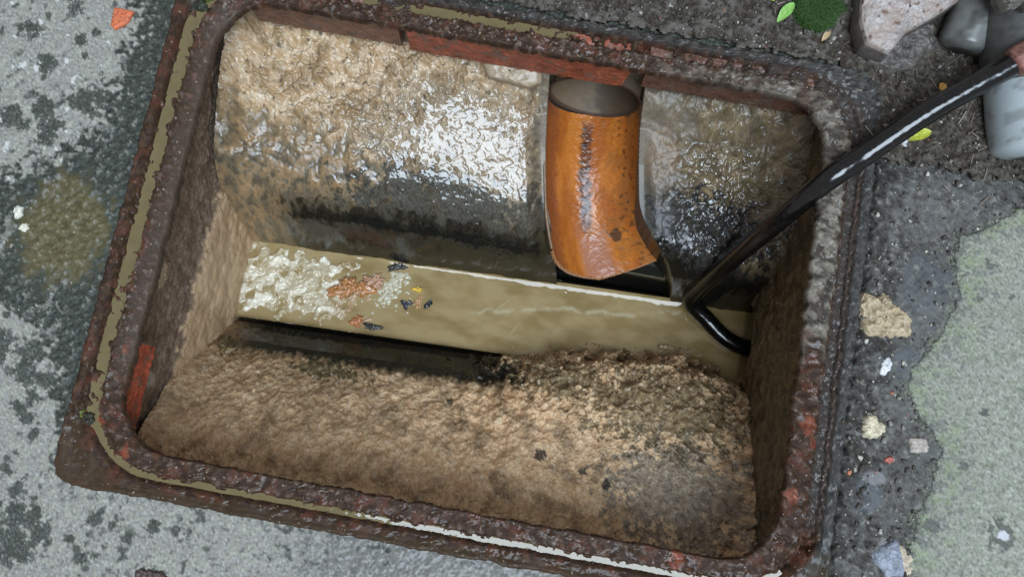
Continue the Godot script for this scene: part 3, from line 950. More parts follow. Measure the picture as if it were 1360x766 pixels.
func clay_point(t: float, arc: float, r: float) -> Vector3:
	# arc -1..1 from the left rim round the floor to the right rim
	var tt := t * (1.0 + 0.03 * t * t * (1.0 - arc * arc) + 0.02 * t * t * maxf(arc, 0.0) - 0.15 * t * t * maxf(-arc, 0.0))
	var z := lerpf(-0.222, -0.057, tt)
	var floor_y := smooth_pw(z, bend_floor)
	var x := smooth_pw(z, bend_mid)
	var dx := (smooth_pw(z + 0.01, bend_mid) - smooth_pw(z - 0.01, bend_mid)) / 0.02
	var d := Vector2(dx, 1.0).normalized()
	var flare := 1.0 + 0.80 * pow(smoothstep(0.55, 1.05, t), 1.3) * maxf(arc, 0.0)
	var a := arc * deg_to_rad(88.0)
	var w := sin(clampf(a, -PI / 2, PI / 2)) * r * flare
	var h := (1.0 - cos(a)) * r
	h *= 0.98
	return Vector3(x + d.y * w, floor_y + (0.050 - r) + h, z - d.x * w)


func clay_bend() -> void:
	var t := thing("clay_channel_bend", "orange glazed clay branch channel curving down from the brick wall to the muddy water", "drain pipe")
	var inside := func(u: float, v: float):
		var arc := lerpf(-1.0, 1.0, u)
		var p := clay_point(v, arc, 0.049)
		var b := n110.get_noise_3dv(p)
		var c := n300.get_noise_3dv(p)
		gp = p + Vector3(0, (b * 0.0005 + c * 0.0003), 0)
		var col := Color(0.46, 0.150, 0.024).lerp(Color(0.35, 0.100, 0.018), clampf(0.4 + n40.get_noise_2d(arc * 0.06, v * 0.05) * 2.0, 0.0, 1.0))
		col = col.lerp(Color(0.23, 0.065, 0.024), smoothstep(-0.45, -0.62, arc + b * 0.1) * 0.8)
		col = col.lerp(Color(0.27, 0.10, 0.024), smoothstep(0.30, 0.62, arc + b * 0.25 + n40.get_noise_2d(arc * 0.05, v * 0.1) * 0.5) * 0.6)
		var streak := smoothstep(0.11, 0.05, absf(arc + 0.04 - v * 0.03 + n110.get_noise_2d(3.0, v * 0.12) * 0.08)) * smoothstep(0.02, 0.10, v) * smoothstep(0.80, 0.70, v + c * 0.1)
		col = col.lerp(Color(0.030, 0.014, 0.013), streak * clampf(0.85 + b * 0.6, 0.0, 1.0))
		col = col.lerp(Color(0.34, 0.16, 0.11), smoothstep(0.28, 0.14, absf(arc - 0.02)) * smoothstep(0.68, 0.84, v + b * 0.12) * 0.75)
		col = col.lerp(Color(0.06, 0.03, 0.015), blob(arc * 0.05, v * 0.16, 0.017, 0.130, 0.004, 0.006, 0.9) * 0.9)
		col = col.lerp(Color(0.09, 0.04, 0.015), smoothstep(0.24, 0.36, n110.get_noise_3dv(p + Vector3(2, 0, 0))) * smoothstep(0.2, 0.6, arc) * 0.8)
		if c > 0.5: col = col.lerp(Color(0.12, 0.05, 0.02), 0.6)
		gc = col * (1.0 + 0.18 * c)
		gc.a = 1.0
		gr = 0.30 + 0.18 * b + n40.get_noise_3dv(p) * 0.15
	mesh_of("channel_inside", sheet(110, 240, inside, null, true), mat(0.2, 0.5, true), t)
	# the rim and outer skin: out over the top edge, down outside, and across the broken end
	var rim_fill := func(u: float, v: float):
		var r := lerpf(0.049, 0.0525, clampf(v * 4.0, 0.0, 1.0))
		var arc_side := 1.0 if u > 0.5 else -1.0
		var f := absf(u - 0.5) * 2.0
		var p := clay_point(f, arc_side, 0.049)
		var q := clay_point(f, arc_side, r)
		gp = Vector3(q.x, lerpf(p.y, p.y - 0.03, clampf((v - 0.25) / 0.75, 0.0, 1.0)), q.z) + Vector3(0, 0.001 * sin(clampf(v * 4.0, 0, 1) * PI), 0)
		gc = Color(0.17, 0.095, 0.05) * (1.0 + 0.5 * n110.get_noise_3dv(gp))
		if v > 0.3: gc = Color(0.05, 0.042, 0.035)
		gc.a = 1.0
	var left_side := func(u: float, v: float): rim_fill.call(0.5 - u * 0.4999, v)
	var right_side := func(u: float, v: float): rim_fill.call(1.0 - u * 0.4999, v)
	mesh_of("rim", sheet(120, 14, left_side), mat(0.35), t)
	mesh_of("rim", sheet(120, 14, right_side), mat(0.35), t)
	var end := func(u: float, v: float):
		var arc := lerpf(-1.0, 1.0, u)
		var p := clay_point(1.0, arc, lerpf(0.049, 0.0525, v))
		gp = p + Vector3(0.0, -0.0006 - 0.012 * maxf(0.0, v - 0.5), 0.0016 * sin(v * PI) + n300.get_noise_2d(arc * 0.1, v * 0.01) * 0.0008)
		gc = Color(0.36, 0.16, 0.07) * (1.0 + 0.4 * n300.get_noise_3dv(p))
		gc.a = 1.0
	mesh_of("outer_lip", sheet(90, 10, end), mat(0.25), t)
	# the pipe that feeds it, coated with grey silt, running back into the wall
	var pipe := thing("inlet_pipe", "round mouth of the silt-coated inlet pipe under the red brick, above the orange channel", "drain pipe")
	var tube_fill := func(u: float, v: float):
		var a := -u * TAU
		var r := 0.0475
		if v < 0.09: r = lerpf(0.0515, 0.0475, smoothstep(0.0, 0.09, v))
		var z := lerpf(-0.2215, -0.30, clampf((v - 0.06) / 0.88, 0.0, 1.0))
		var lift := -(z + 0.2215) * 0.45
		if v > 0.94: r *= 1.0 - (v - 0.94) / 0.06
		gp = Vector3(0.0745 + cos(a) * r + (z + 0.222) * -0.12, -0.0985 + lift + sin(a) * r, z)
		var b := n110.get_noise_3dv(gp)
		gc = Color(0.145, 0.104, 0.064).lerp(Color(0.07, 0.050, 0.031), smoothstep(0.07, 0.09, gp.x + n40.get_noise_3dv(gp) * 0.03)) * (1.0 + 0.15 * b)
		if v < 0.09: gc = gc.lerp(Color(0.045, 0.026, 0.018), 0.8)
		gc.a = 1.0
	mesh_of("mouth", sheet(73, 60, tube_fill, null, false, true), mat(0.6, 0.4), pipe)


# ---------------------------------------------------------------- hose

func hose() -> void:
	var t := thing("black_hose", "glossy black hose lying over the right lip and bent down into the channel", "hose")
	var pts := [Vector3(0.5440, 0.0850, -0.3482), Vector3(0.4892, 0.0700, -0.3044), Vector3(0.4446, 0.0580, -0.2670), Vector3(0.3760, 0.0400, -0.2122), Vector3(0.3260, 0.0220, -0.1650), Vector3(0.2951, 0.0100, -0.1350), Vector3(0.2659, -0.0500, -0.1004), Vector3(0.2476, -0.1250, -0.0777), Vector3(0.2362, -0.2000, -0.0607), Vector3(0.2329, -0.2260, -0.0501), Vector3(0.2528, -0.2370, -0.0354), Vector3(0.3032, -0.2430, -0.0089), Vector3(0.40, -0.246, -0.014)]
	var paint := func(p: Vector3, tt: float, u: float):
		gc = Color(0.004, 0.004, 0.0045)
		var s := n110.get_noise_3dv(p) + n300.get_noise_3dv(p) * 0.4
		gc = gc.lerp(Color(0.03, 0.026, 0.02), smoothstep(0.36, 0.5, s) * 0.5)
		gp += Vector3(0, n110.get_noise_3dv(p) * 0.00025, 0)
		gc.a = 1.0
	mesh_of("tube", tube(pts, func(tt): return 0.0106 - 0.0006 * smoothstep(0.5, 0.7, tt), 40, 520, paint), mat(0.17, 0.6), t)
	var clay := func(p: Vector3, tt: float, u: float):
		var b := n300.get_noise_3dv(p)
		gc = Color(0.36, 0.17, 0.13).lerp(Color(0.14, 0.065, 0.045), clampf(0.5 + n110.get_noise_3dv(p) * 2.0, 0.0, 1.0))
		gp += Vector3(b, b, b) * 0.0012
		gc.a = 1.0
	var sleeve := mesh_of("sleeve", tube([Vector3(0.4375, 0.0580, -0.2612), Vector3(0.4605, 0.0640, -0.2805), Vector3(0.4892, 0.0700, -0.3044)], func(tt): return 0.0132 + 0.0012 * sin(tt * 9.0), 30, 60, clay), mat(0.5), t)
	sleeve.set_meta("label", "reddish brown sleeve round the hose at the picture's right edge")


# ---------------------------------------------------------------- things floating in the water

func scum() -> void:
	var fill := func(u: float, v: float):
		var x := lerpf(-0.320, -0.105, u)
		var z := lerpf(-0.045, 0.070, v)
		var wx := x + n40.get_noise_2d(x, z) * 0.012
		var wz := z + n40.get_noise_2d(x + 5.0, z) * 0.012
		var fold := ridge.get_noise_2d((wx * 0.8 + wz * 0.6) * 0.75, (wz * 0.8 - wx * 0.6) * 0.30)
		var fine := ridge.get_noise_2d((wx * 0.9 + wz * 0.45) * 1.9 + 3.0, (wz * 0.9 - wx * 0.45) * 0.7)
		var b := n110.get_noise_2d(x, z)
		var inside := 1.0 - smoothstep(0.60, 1.12, Vector2((x + 0.245) / 0.108, (z - 0.014 - 0.04 * (x + 0.245)) / 0.050).length() + n40.get_noise_2d(x + 2.0, z) * 0.6)
		var y := -0.2550 + inside * (0.0066 + fold * 0.0030 + fine * 0.0007)
		gp = Vector3(x, y, z)
		var col := Color(0.46, 0.385, 0.255).lerp(Color(0.72, 0.665, 0.53), clampf(0.3 + n40.get_noise_2d((wx * 0.8 + wz * 0.6) - 3.0, (wz * 0.8 - wx * 0.6) * 0.4) * 2.2 + fine * 0.25, 0.0, 1.0)).lerp(Color(0.29, 0.21, 0.09), clampf(n40.get_noise_2d(x + 8.0, z) * 2.6 - 0.1, 0.0, 0.9))
		col = col.lerp(Color(0.42, 0.26, 0.14), smoothstep(-0.19, -0.15, x + b * 0.03) * 0.7)
		gc = col
		gc.a = 1.0
	var floats := func(u: float, v: float) -> bool:
		var x := lerpf(-0.320, -0.105, u)
		var z := lerpf(-0.045, 0.070, v)
		if absf(z - chan(x)) > 0.047: return false
		return Vector2((x + 0.245) / 0.108, (z - 0.014 - 0.04 * (x + 0.245)) / 0.050).length() + n40.get_noise_2d(x + 2.0, z) * 0.6 < 1.2
	var o := mesh_of("floating_scum", sheet(300, 170, fill, floats), mat(0.14))
	tag(o, "wrinkled cream scum and wet paper floating at the left end of the channel", "scum")
	var bits := [
		["orange_crust", "broad orange crust floating at the edge of the cream scum", "debris", Vector3(-0.168, -0.2445, 0.006), Vector3(0.040, 0.006, 0.013), Color(0.37, 0.165, 0.06), 0.15],
		["brown_chip", "small red-brown chip against the lower side of the channel", "debris", Vector3(-0.151, -0.2475, 0.043), Vector3(0.011, 0.005, 0.009), Color(0.42, 0.17, 0.07), 0.3],
		["pink_shred", "pinkish shred lying behind the orange crust", "debris", Vector3(-0.140, -0.2470, -0.008), Vector3(0.019, 0.005, 0.010), Color(0.42, 0.24, 0.15), 0.5],
		["black_fleck", "black fleck left of the yellow flake on the water", "debris", Vector3(-0.098, -0.2485, 0.012), Vector3(0.008, 0.004, 0.007), Color(0.02, 0.022, 0.03), 0.2],
		["black_fleck", "black fleck right of the yellow flake on the water", "debris", Vector3(-0.072, -0.2485, 0.008), Vector3(0.005, 0.004, 0.008), Color(0.02, 0.022, 0.03), -0.4],
		["yellow_flake", "small yellow flake between two black flecks on the water", "debris", Vector3(-0.088, -0.2480, -0.007), Vector3(0.007, 0.003, 0.004), Color(0.60, 0.40, 0.06), 0.1],
		["tan_curl", "tan curl floating below the yellow flake", "debris", Vector3(-0.084, -0.2485, 0.006), Vector3(0.005, 0.003, 0.011), Color(0.38, 0.22, 0.10), 0.4],
		["dark_clot", "dark clot at the upper edge of the channel beside the foam", "debris", Vector3(-0.118, -0.2470, -0.030), Vector3(0.014, 0.004, 0.006), Color(0.05, 0.045, 0.04), 0.2],
		["dark_clot", "dark clot on the lower side of the channel right of the red-brown chip", "debris", Vector3(-0.132, -0.2480, 0.047), Vector3(0.013, 0.004, 0.005), Color(0.035, 0.032, 0.028), 0.1]]
	for q in bits:
		var half: Vector3 = q[4]
		var tint: Color = q[5]
		var shift: float = q[3].x * 40.0 + q[3].z * 90.0
		var paint := func(p: Vector3, s: Vector3):
			gc = tint * (1.0 + 0.6 * n110.get_noise_3dv(s * 2.0) + 0.4 * n300.get_noise_3dv(s))
			gc.a = 1.0
		var outline := func(a: float) -> float:
			return 1.0 / sqrt(pow(cos(a) / half.x, 2.0) + pow(sin(a) / half.z, 2.0)) * (0.85 + 0.75 * n12.get_noise_2d(cos(a) * 0.06 + shift, sin(a) * 0.06) + 0.3 * n12.get_noise_2d(cos(a) * 0.2 + shift, sin(a) * 0.2))
		var m := mesh_of(q[0], slab(outline, half.y * 2.0, half.y * 0.8, half.y * 0.55, paint, shift, 64, 30), mat(0.15))
		m.position = q[3] + Vector3(0, half.y * 0.15, 0)
		m.rotation.y = q[6]
		tag(m, q[1], q[2])
	# froth: low round bubbles packed together
	var dome := SphereMesh.new()
	dome.radius = 1.0
	dome.height = 2.0
	dome.radial_segments = 14
	dome.rings = 8
	var mm := MultiMesh.new()
	mm.transform_format = MultiMesh.TRANSFORM_3D
	mm.mesh = dome
	mm.instance_count = 150
	for i in 150:
		var f := rng.randf()
		var at := Vector3(-0.128, WATER, 0.014).lerp(Vector3(-0.108, WATER, -0.022), f) + Vector3(rng.randfn(0, 0.0055), 0, rng.randfn(0, 0.004))
		if i > 110: at = Vector3(rng.randf_range(-0.21, -0.085), WATER, rng.randf_range(-0.02, 0.035))
		var r := rng.randf_range(0.0009, 0.0030) * (0.6 if i > 110 else 1.0)
		mm.set_instance_transform(i, Transform3D(Basis.from_scale(Vector3(r * rng.randf_range(0.8, 1.5), r * 0.4, r)), at))
	var froth := MultiMeshInstance3D.new()
	froth.name = "froth"
	froth.multimesh = mm
	froth.material_override = plain(Color(0.46, 0.42, 0.30), 0.06)
	add_child(froth, true)
	tag(froth, "white froth bubbles on the muddy water beside the orange crust", "froth", "", "stuff")


# ---------------------------------------------------------------- things along the upper right edge

func leaf_mesh(length: float, width: float, curl: float, tint: Color, vein: Color) -> ArrayMesh:
	var fill := func(u: float, v: float):
		var q := u * 2.0 - 1.0
		var w := width * 0.5 * pow(sin(PI * clampf(v * 0.94 + 0.03, 0.0, 1.0)), 0.8) * (1.15 - 0.45 * v)
		gp = Vector3(q * w, curl * (q * q * 0.4 * width / length + sin(v * PI) * 0.5) * length * 0.25 + 0.0004 * n300.get_noise_2d(u * 0.02, v * 0.02), (v - 0.5) * length)
		gc = tint.lerp(vein, smoothstep(0.14, 0.03, absf(q)) * 0.7 + 0.25 * smoothstep(0.75, 1.0, absf(sin((v * 14.0 + absf(q) * 3.0)))))
		gc = gc * (1.0 + 0.25 * n110.get_noise_2d(u * 0.03, v * 0.04))
		gc.a = 1.0
	return sheet(17, 30, fill)


func lay_leaf(called: String, label: String, at: Vector3, turn: float, tilt: float, m: ArrayMesh) -> void:
	var o := mesh_of(called, m, mat(0.4))
	o.position = at
	o.rotation = Vector3(tilt, turn, tilt * 0.6)
	tag(o, label, "leaf")


func edge_things() -> void:
	# moss cushion
	var moss := thing("moss_cushion", "deep green moss cushion in the soil at the top edge", "moss", Vector3(0.269, 0.0, -0.310))
	var ring := func(a: float) -> float: return (0.024 + 0.005 * n12.get_noise_2d(cos(a) * 0.1, sin(a) * 0.1)) * (1.1 if sin(a) < 0.0 else 0.95)
	var paint := func(p: Vector3, s: Vector3):
		gc = Color(0.018, 0.05, 0.008) * (1.0 + 0.6 * n300.get_noise_3dv(s))
		gc.a = 1.0
	var pad := mesh_of("pad", slab(ring, 0.014, 0.010, 0.002, paint, 1.0), mat(0.8), moss)
	pad.position.y = 0.010
	var blade := SurfaceTool.new()
	blade.begin(Mesh.PRIMITIVE_TRIANGLES)
	for k in 3:
		var a := k * TAU / 3.0
		var b := (k + 1) * TAU / 3.0
		blade.add_vertex(Vector3(cos(a) * 0.14, 0, sin(a) * 0.14))
		blade.add_vertex(Vector3(0.1, 1, 0))
		blade.add_vertex(Vector3(cos(b) * 0.14, 0, sin(b) * 0.14))
	blade.generate_normals()
	var mm := MultiMesh.new()
	mm.transform_format = MultiMesh.TRANSFORM_3D
	mm.use_colors = true
	mm.mesh = blade.commit()
	mm.instance_count = 5200
	for i in 5200:
		var a := rng.randf() * TAU
		var q := sqrt(rng.randf())
		var r: float = q * ring.call(a) * 1.06
		var y := 0.010 - 0.010 * pow(q, 8.0)
		var basis := Basis.from_euler(Vector3(rng.randfn(0, 0.5), rng.randf() * TAU, rng.randfn(0, 0.5)))
		mm.set_instance_transform(i, Transform3D(basis.scaled_local(Vector3.ONE * rng.randf_range(0.002, 0.0042)), Vector3(cos(a) * r, y, sin(a) * r)))
		mm.set_instance_color(i, Color(0.022, 0.062, 0.006).lerp(Color(0.055, 0.115, 0.012), rng.randf() * rng.randf()))
	var fronds := MultiMeshInstance3D.new()
	fronds.name = "fronds"
	fronds.multimesh = mm
	var fm := mat(0.6)
	fronds.material_override = fm
	fronds.set_meta("kind", "stuff")
	moss.add_child(fronds, true)

	lay_leaf("green_leaf", "bright green pointed leaf leaning on the moss cushion", Vector3(0.239, 0.006, -0.300), -0.55, 0.25, leaf_mesh(0.024, 0.011, 0.5, Color(0.22, 0.46, 0.09), Color(0.36, 0.58, 0.18)))
	lay_leaf("lime_leaf", "lime green leaf cut off by the top edge, left of the moss", Vector3(0.217, 0.005, -0.315), 1.3, 0.15, leaf_mesh(0.022, 0.008, 0.4, Color(0.33, 0.52, 0.05), Color(0.45, 0.62, 0.15)))
	lay_leaf("tan_leaf", "small dry tan leaf below the moss cushion", Vector3(0.281, 0.005, -0.284), -0.5, 0.2, leaf_mesh(0.013, 0.006, 0.6, Color(0.46, 0.33, 0.17), Color(0.55, 0.43, 0.27)))
	lay_leaf("yellow_leaf", "crumpled yellow-green leaf on the mortar under the hose", Vector3(0.379, 0.005, -0.199), -1.15, 0.3, leaf_mesh(0.026, 0.013, 0.9, Color(0.47, 0.52, 0.05), Color(0.58, 0.60, 0.18)))
	lay_leaf("white_shred", "curled white shred beside the yellow-green leaf", Vector3(0.366, 0.004, -0.192), 0.9, 0.3, leaf_mesh(0.014, 0.008, 1.2, Color(0.55, 0.54, 0.55), Color(0.35, 0.35, 0.36)))
	lay_leaf("orange_petal", "tiny orange petal above the hose by the grey pipe", Vector3(0.398, 0.006, -0.252), 0.7, 0.2, leaf_mesh(0.010, 0.008, 0.5, Color(0.55, 0.27, 0.05), Color(0.60, 0.33, 0.08)))

	# broken flagstone leaning in the corner
	var flag := thing("flagstone_fragment", "broken pinkish grey flagstone fragment at the top right, rust spotted", "stone", Vector3(0.347, 0.034, -0.312))
	var shape := [Vector2(-0.047, -0.12), Vector2(0.075, -0.12), Vector2(0.047, -0.018), Vector2(0.026, 0.002), Vector2(0.002, 0.022), Vector2(-0.012, 0.046), Vector2(-0.034, 0.040), Vector2(-0.042, 0.018)]
	var stone_ring := func(a: float) -> float: return poly_radius(shape, a)
	var stone_paint := func(p: Vector3, s: Vector3):
		var b := n110.get_noise_3dv(s)
		var col := Color(0.36, 0.29, 0.25).lerp(Color(0.44, 0.40, 0.38), clampf(0.4 + n40.get_noise_3dv(s) * 1.6, 0.0, 1.0)) * (1.0 + 0.25 * n300.get_noise_3dv(s))
		col = col.lerp(Color(0.13, 0.055, 0.035), smoothstep(0.34, 0.42, b) * 0.8)
		var chipped := smoothstep(0.004, 0.014, p.z - 0.012 + n40.get_noise_3dv(s) * 0.02 + (0.02 if p.x < -0.02 else 0.0) * -1.0)
		col = col.lerp(Color(0.12, 0.10, 0.09) * (1.0 + 0.5 * b), chipped * 0.75 * smoothstep(-0.02, 0.01, p.x))
		if p.y < -0.008: col = col.lerp(Color(0.09, 0.078, 0.07) * (1.0 + 0.8 * b), 0.9)
		gc = col
		gc.a = 1.0
	mesh_of("slab", slab(stone_ring, 0.036, 0.005, 0.0022, stone_paint, 5.0, 200, 60), mat(0.5), flag)
	var ledge := [Vector2(-0.034, 0.0), Vector2(0.030, -0.02), Vector2(0.036, 0.004), Vector2(0.024, 0.012), Vector2(0.016, 0.028), Vector2(-0.004, 0.034), Vector2(-0.026, 0.030)]
	var ledge_paint := func(p: Vector3, s: Vector3):
		gc = Color(0.10, 0.088, 0.078) * (1.0 + 0.8 * n110.get_noise_3dv(s))
		gc.a = 1.0
	var led := mesh_of("broken_ledge", slab(func(a): return poly_radius(ledge, a), 0.02, 0.006, 0.005, ledge_paint, 8.0, 120, 40), mat(0.5), flag)
	led.position = Vector3(0.004, -0.020, 0.018)

	# grey plastic pipes lying in the corner
	var pipe := thing("grey_pipe", "pale blue-grey plastic pipe with rounded end under the hose, at the right edge", "pipe")
	var grey_paint := func(p: Vector3, tt: float, u: float):
		var s := n110.get_noise_3dv(p)
		gc = Color(0.40, 0.45, 0.46) * (1.0 + 0.06 * n40.get_noise_3dv(p))
		gc = gc.lerp(Color(0.14, 0.135, 0.12), smoothstep(0.22, 0.42, n40.get_noise_3dv(p + Vector3(1, 2, 0)) + s * 0.3) * 0.5)
		gc.a = 1.0
	mesh_of("pipe", tube([Vector3(0.480, 0.012, -0.205), Vector3(0.470, 0.018, -0.245), Vector3(0.455, 0.028, -0.310), Vector3(0.428, 0.046, -0.430)], func(tt): return 0.0335, 44, 120, grey_paint), mat(0.3), pipe)
	var dark_paint := func(p: Vector3, tt: float, u: float):
		gc = Color(0.075, 0.075, 0.070) * (1.0 + 0.5 * n110.get_noise_3dv(p))
		gc.a = 1.0
	mesh_of("collar", tube([Vector3(0.4655, 0.0215, -0.266), Vector3(0.455, 0.028, -0.310), Vector3(0.440, 0.038, -0.375)], func(tt): return 0.0355, 44, 60, dark_paint), mat(0.5), pipe)
	var second := thing("dark_pipe", "dark grey round-ended pipe stub between the flagstone and the pale pipe", "pipe")
	var second_paint := func(p: Vector3, tt: float, u: float):
		gc = Color(0.16, 0.165, 0.155) * (1.0 + 0.4 * n110.get_noise_3dv(p))
		gc = gc.lerp(Color(0.05, 0.046, 0.04), smoothstep(0.0, 0.35, n40.get_noise_3dv(p)) * 0.7)
		gc.a = 1.0
	mesh_of("pipe", tube([Vector3(0.411, 0.010, -0.297), Vector3(0.416, 0.018, -0.325), Vector3(0.424, 0.035, -0.375), Vector3(0.435, 0.060, -0.440)], func(tt): return 0.0235, 36, 80, second_paint), mat(0.3), second)
	var rubble_ring := func(a: float) -> float: return 0.024 + 0.008 * n12.get_noise_2d(cos(a) * 0.12, sin(a) * 0.12 + 3.0)
	var rubble_paint := func(p: Vector3, s: Vector3):
		gc = Color(0.20, 0.19, 0.165).lerp(Color(0.09, 0.08, 0.07), clampf(0.4 + n110.get_noise_3dv(s) * 2.2, 0.0, 1.0)) * (1.0 + 0.5 * n300.get_noise_3dv(s))
		gc.a = 1.0
	var lump := mesh_of("broken_concrete", slab(rubble_ring, 0.03, 0.010, 0.012, rubble_paint, 12.0, 90, 40), mat(0.5))
	lump.position = Vector3(0.424, 0.092, -0.326)
	lump.rotation = Vector3(0.2, 0.4, 0.1)
	tag(lump, "rough lump of broken concrete lying on the pipes at the top right corner", "rubble")
	var white_paint := func(p: Vector3, s: Vector3):
		gc = Color(0.55, 0.60, 0.64) * (1.0 + 0.2 * n110.get_noise_3dv(s))
		gc.a = 1.0
	var chip := mesh_of("white_fragment", slab(func(a): return 0.022 + 0.004 * cos(a * 3.0), 0.016, 0.006, 0.003, white_paint, 3.0), mat(0.3))
	chip.position = Vector3(0.452, 0.104, -0.335)
	tag(chip, "white fragment in the very corner at the top right, beside the broken concrete", "rubble")


# ---------------------------------------------------------------- stones set in or lying on the ground

func ground_y(x: float, z: float) -> float:
	ground_mix(x, z, region(x, z))
	return gp.y


func stone(called: String, label: String, category: String, x: float, z: float, half: Vector3, tint: Color, turn := 0.0, square := false, bump := 0.4) -> void:
	var shift := x * 31.0 + z * 17.0
	var paint := func(p: Vector3, s: Vector3):
		gc = tint * (1.0 + 0.5 * n110.get_noise_3dv(s) + 0.35 * n300.get_noise_3dv(s))
		gc.a = 1.0
	var outline := func(a: float) -> float:
		var e := 6.0 if square else 2.2
		return 1.0 / pow(pow(absf(cos(a)) / half.x, e) + pow(absf(sin(a)) / half.z, e), 1.0 / e) * (1.0 + (0.12 if square else 0.5) * n12.get_noise_2d(cos(a) * 0.07 + shift, sin(a) * 0.07))
	var m := mesh_of(called, slab(outline, half.y * 2.0, half.y * 0.7, half.y * bump, paint, shift, 84, 34), mat(0.5))
	m.position = Vector3(x, ground_y(x, z) + half.y * 0.75, z)
	m.rotation.y = turn
	tag(m, label, category)


func stones() -> void:
	stone("dirt_clod", "dark green-black clod blocking the groove at the frame's top left corner", "dirt", -0.3265, -0.2065, Vector3(0.011, 0.005, 0.010), Color(0.03, 0.036, 0.02), 0.3, false, 1.0)
	stone("moss_scrap", "scrap of green moss beside the dark clod in the groove", "moss", -0.3145, -0.2155, Vector3(0.007, 0.003, 0.004), Color(0.07, 0.10, 0.02), 0.6, false, 1.0)
	stone("dirt_clod", "dark clod in the bend of the groove at the frame's bottom left corner", "dirt", -0.3280, 0.1990, Vector3(0.009, 0.004, 0.007), Color(0.03, 0.030, 0.018), 0.9, false, 1.0)
	stone("moss_scrap", "yellow-green moss scrap on the clod at the frame's bottom left corner", "moss", -0.3335, 0.1965, Vector3(0.005, 0.0045, 0.0045), Color(0.12, 0.14, 0.025), 0.2, false, 1.0)
	stone("sandy_stone", "large sandy cream stone set in the dark mortar right of the frame", "stone", 0.371, -0.022, Vector3(0.026, 0.0055, 0.019), Color(0.42, 0.33, 0.21), -0.5, false, 0.9)
	stone("cream_stone", "cream stone in the dark mortar below the white splash", "stone", 0.371, 0.080, Vector3(0.011, 0.004, 0.009), Color(0.58, 0.51, 0.36), 0.6)
	stone("square_stone", "small square pinkish stone at the edge of the greenish slab", "stone", 0.413, 0.089, Vector3(0.0085, 0.003, 0.0070), Color(0.38, 0.33, 0.29), 0.15, true)
	stone("blue_stone", "blue-grey stone lowest in the mortar beside the greenish slab", "stone", 0.397, 0.192, Vector3(0.013, 0.004, 0.017), Color(0.24, 0.26, 0.31), 0.3)
	stone("buff_stone", "buff pebble touching the blue-grey stone", "stone", 0.413, 0.192, Vector3(0.006, 0.003, 0.013), Color(0.48, 0.40, 0.29), 0.5)
	stone("red_chip", "tiny coral red chip in the mortar above the pale patch", "brick chip", 0.389, 0.106, Vector3(0.0042, 0.002, 0.003), Color(0.50, 0.13, 0.09), 0.3)
	stone("red_chip", "tiny orange chip near the frame, left of the coral red one", "brick chip", 0.354, 0.124, Vector3(0.0026, 0.0016, 0.002), Color(0.45, 0.16, 0.08), 0.9)
	stone("white_splash", "white splash of mortar right of the frame above the cream stone", "mortar", 0.377, 0.022, Vector3(0.0042, 0.0016, 0.010), Color(0.62, 0.62, 0.63), -0.2)
	stone("grey_pebble", "pale grey pebble on the lichen at the left edge", "stone", -0.437, 0.026, Vector3(0.005, 0.003, 0.006), Color(0.58, 0.56, 0.47), 0.2)
	stone("white_pebble", "white pebble below the pale grey one at the left edge", "stone", -0.428, 0.040, Vector3(0.005, 0.003, 0.004), Color(0.66, 0.62, 0.50), 0.2)
	stone("rust_rock", "dark brown stone half out of the picture at the bottom left", "stone", -0.236, 0.324, Vector3(0.013, 0.005, 0.009), Color(0.075, 0.05, 0.043), 0.0)
	# the terracotta chip
	var tri := [Vector2(-0.009, -0.010), Vector2(0.010, -0.009), Vector2(0.007, 0.003), Vector2(-0.003, 0.012), Vector2(-0.008, 0.008)]
	var paint := func(p: Vector3, s: Vector3):
		gc = Color(0.60, 0.155, 0.065) * (1.0 + 0.3 * n300.get_noise_3dv(s))
		gc = gc.lerp(Color(0.18, 0.05, 0.03), smoothstep(0.26, 0.4, n300.get_noise_3dv(s + Vector3(3, 0, 0))) * 0.7)
		gc.a = 1.0
	var chip := mesh_of("terracotta_chip", slab(func(a): return poly_radius(tri, a), 0.005, 0.0012, 0.0008, paint, 4.0), mat(0.6))
	chip.position = Vector3(-0.392, ground_y(-0.392, -0.177) + 0.004, -0.177)
	tag(chip, "bright orange terracotta chip lying on the lichened paving at the top left", "brick chip")


# ---------------------------------------------------------------- grit, crumbs and straw

func grain_mesh() -> ArrayMesh:
	var s := SphereMesh.new()
	s.radius = 1.0
	s.height = 2.0
	s.radial_segments = 7
	s.rings = 4
	var st := SurfaceTool.new()
	st.create_from(s, 0)
	var tool := MeshDataTool.new()
	tool.create_from_surface(st.commit(), 0)
	var out := SurfaceTool.new()
	out.begin(Mesh.PRIMITIVE_TRIANGLES)
	for f in tool.get_face_count():
		for k in 3:
			var v := tool.get_vertex(tool.get_face_vertex(f, k))
			out.add_vertex(v.sign() * Vector3(pow(absf(v.x), 0.7), pow(absf(v.y), 0.7), pow(absf(v.z), 0.7)) * (1.0 + 0.9 * n12.get_noise_3dv(v * 0.08)) * Vector3(1.1, 0.55, 0.75))
	out.generate_normals()
	return out.commit()


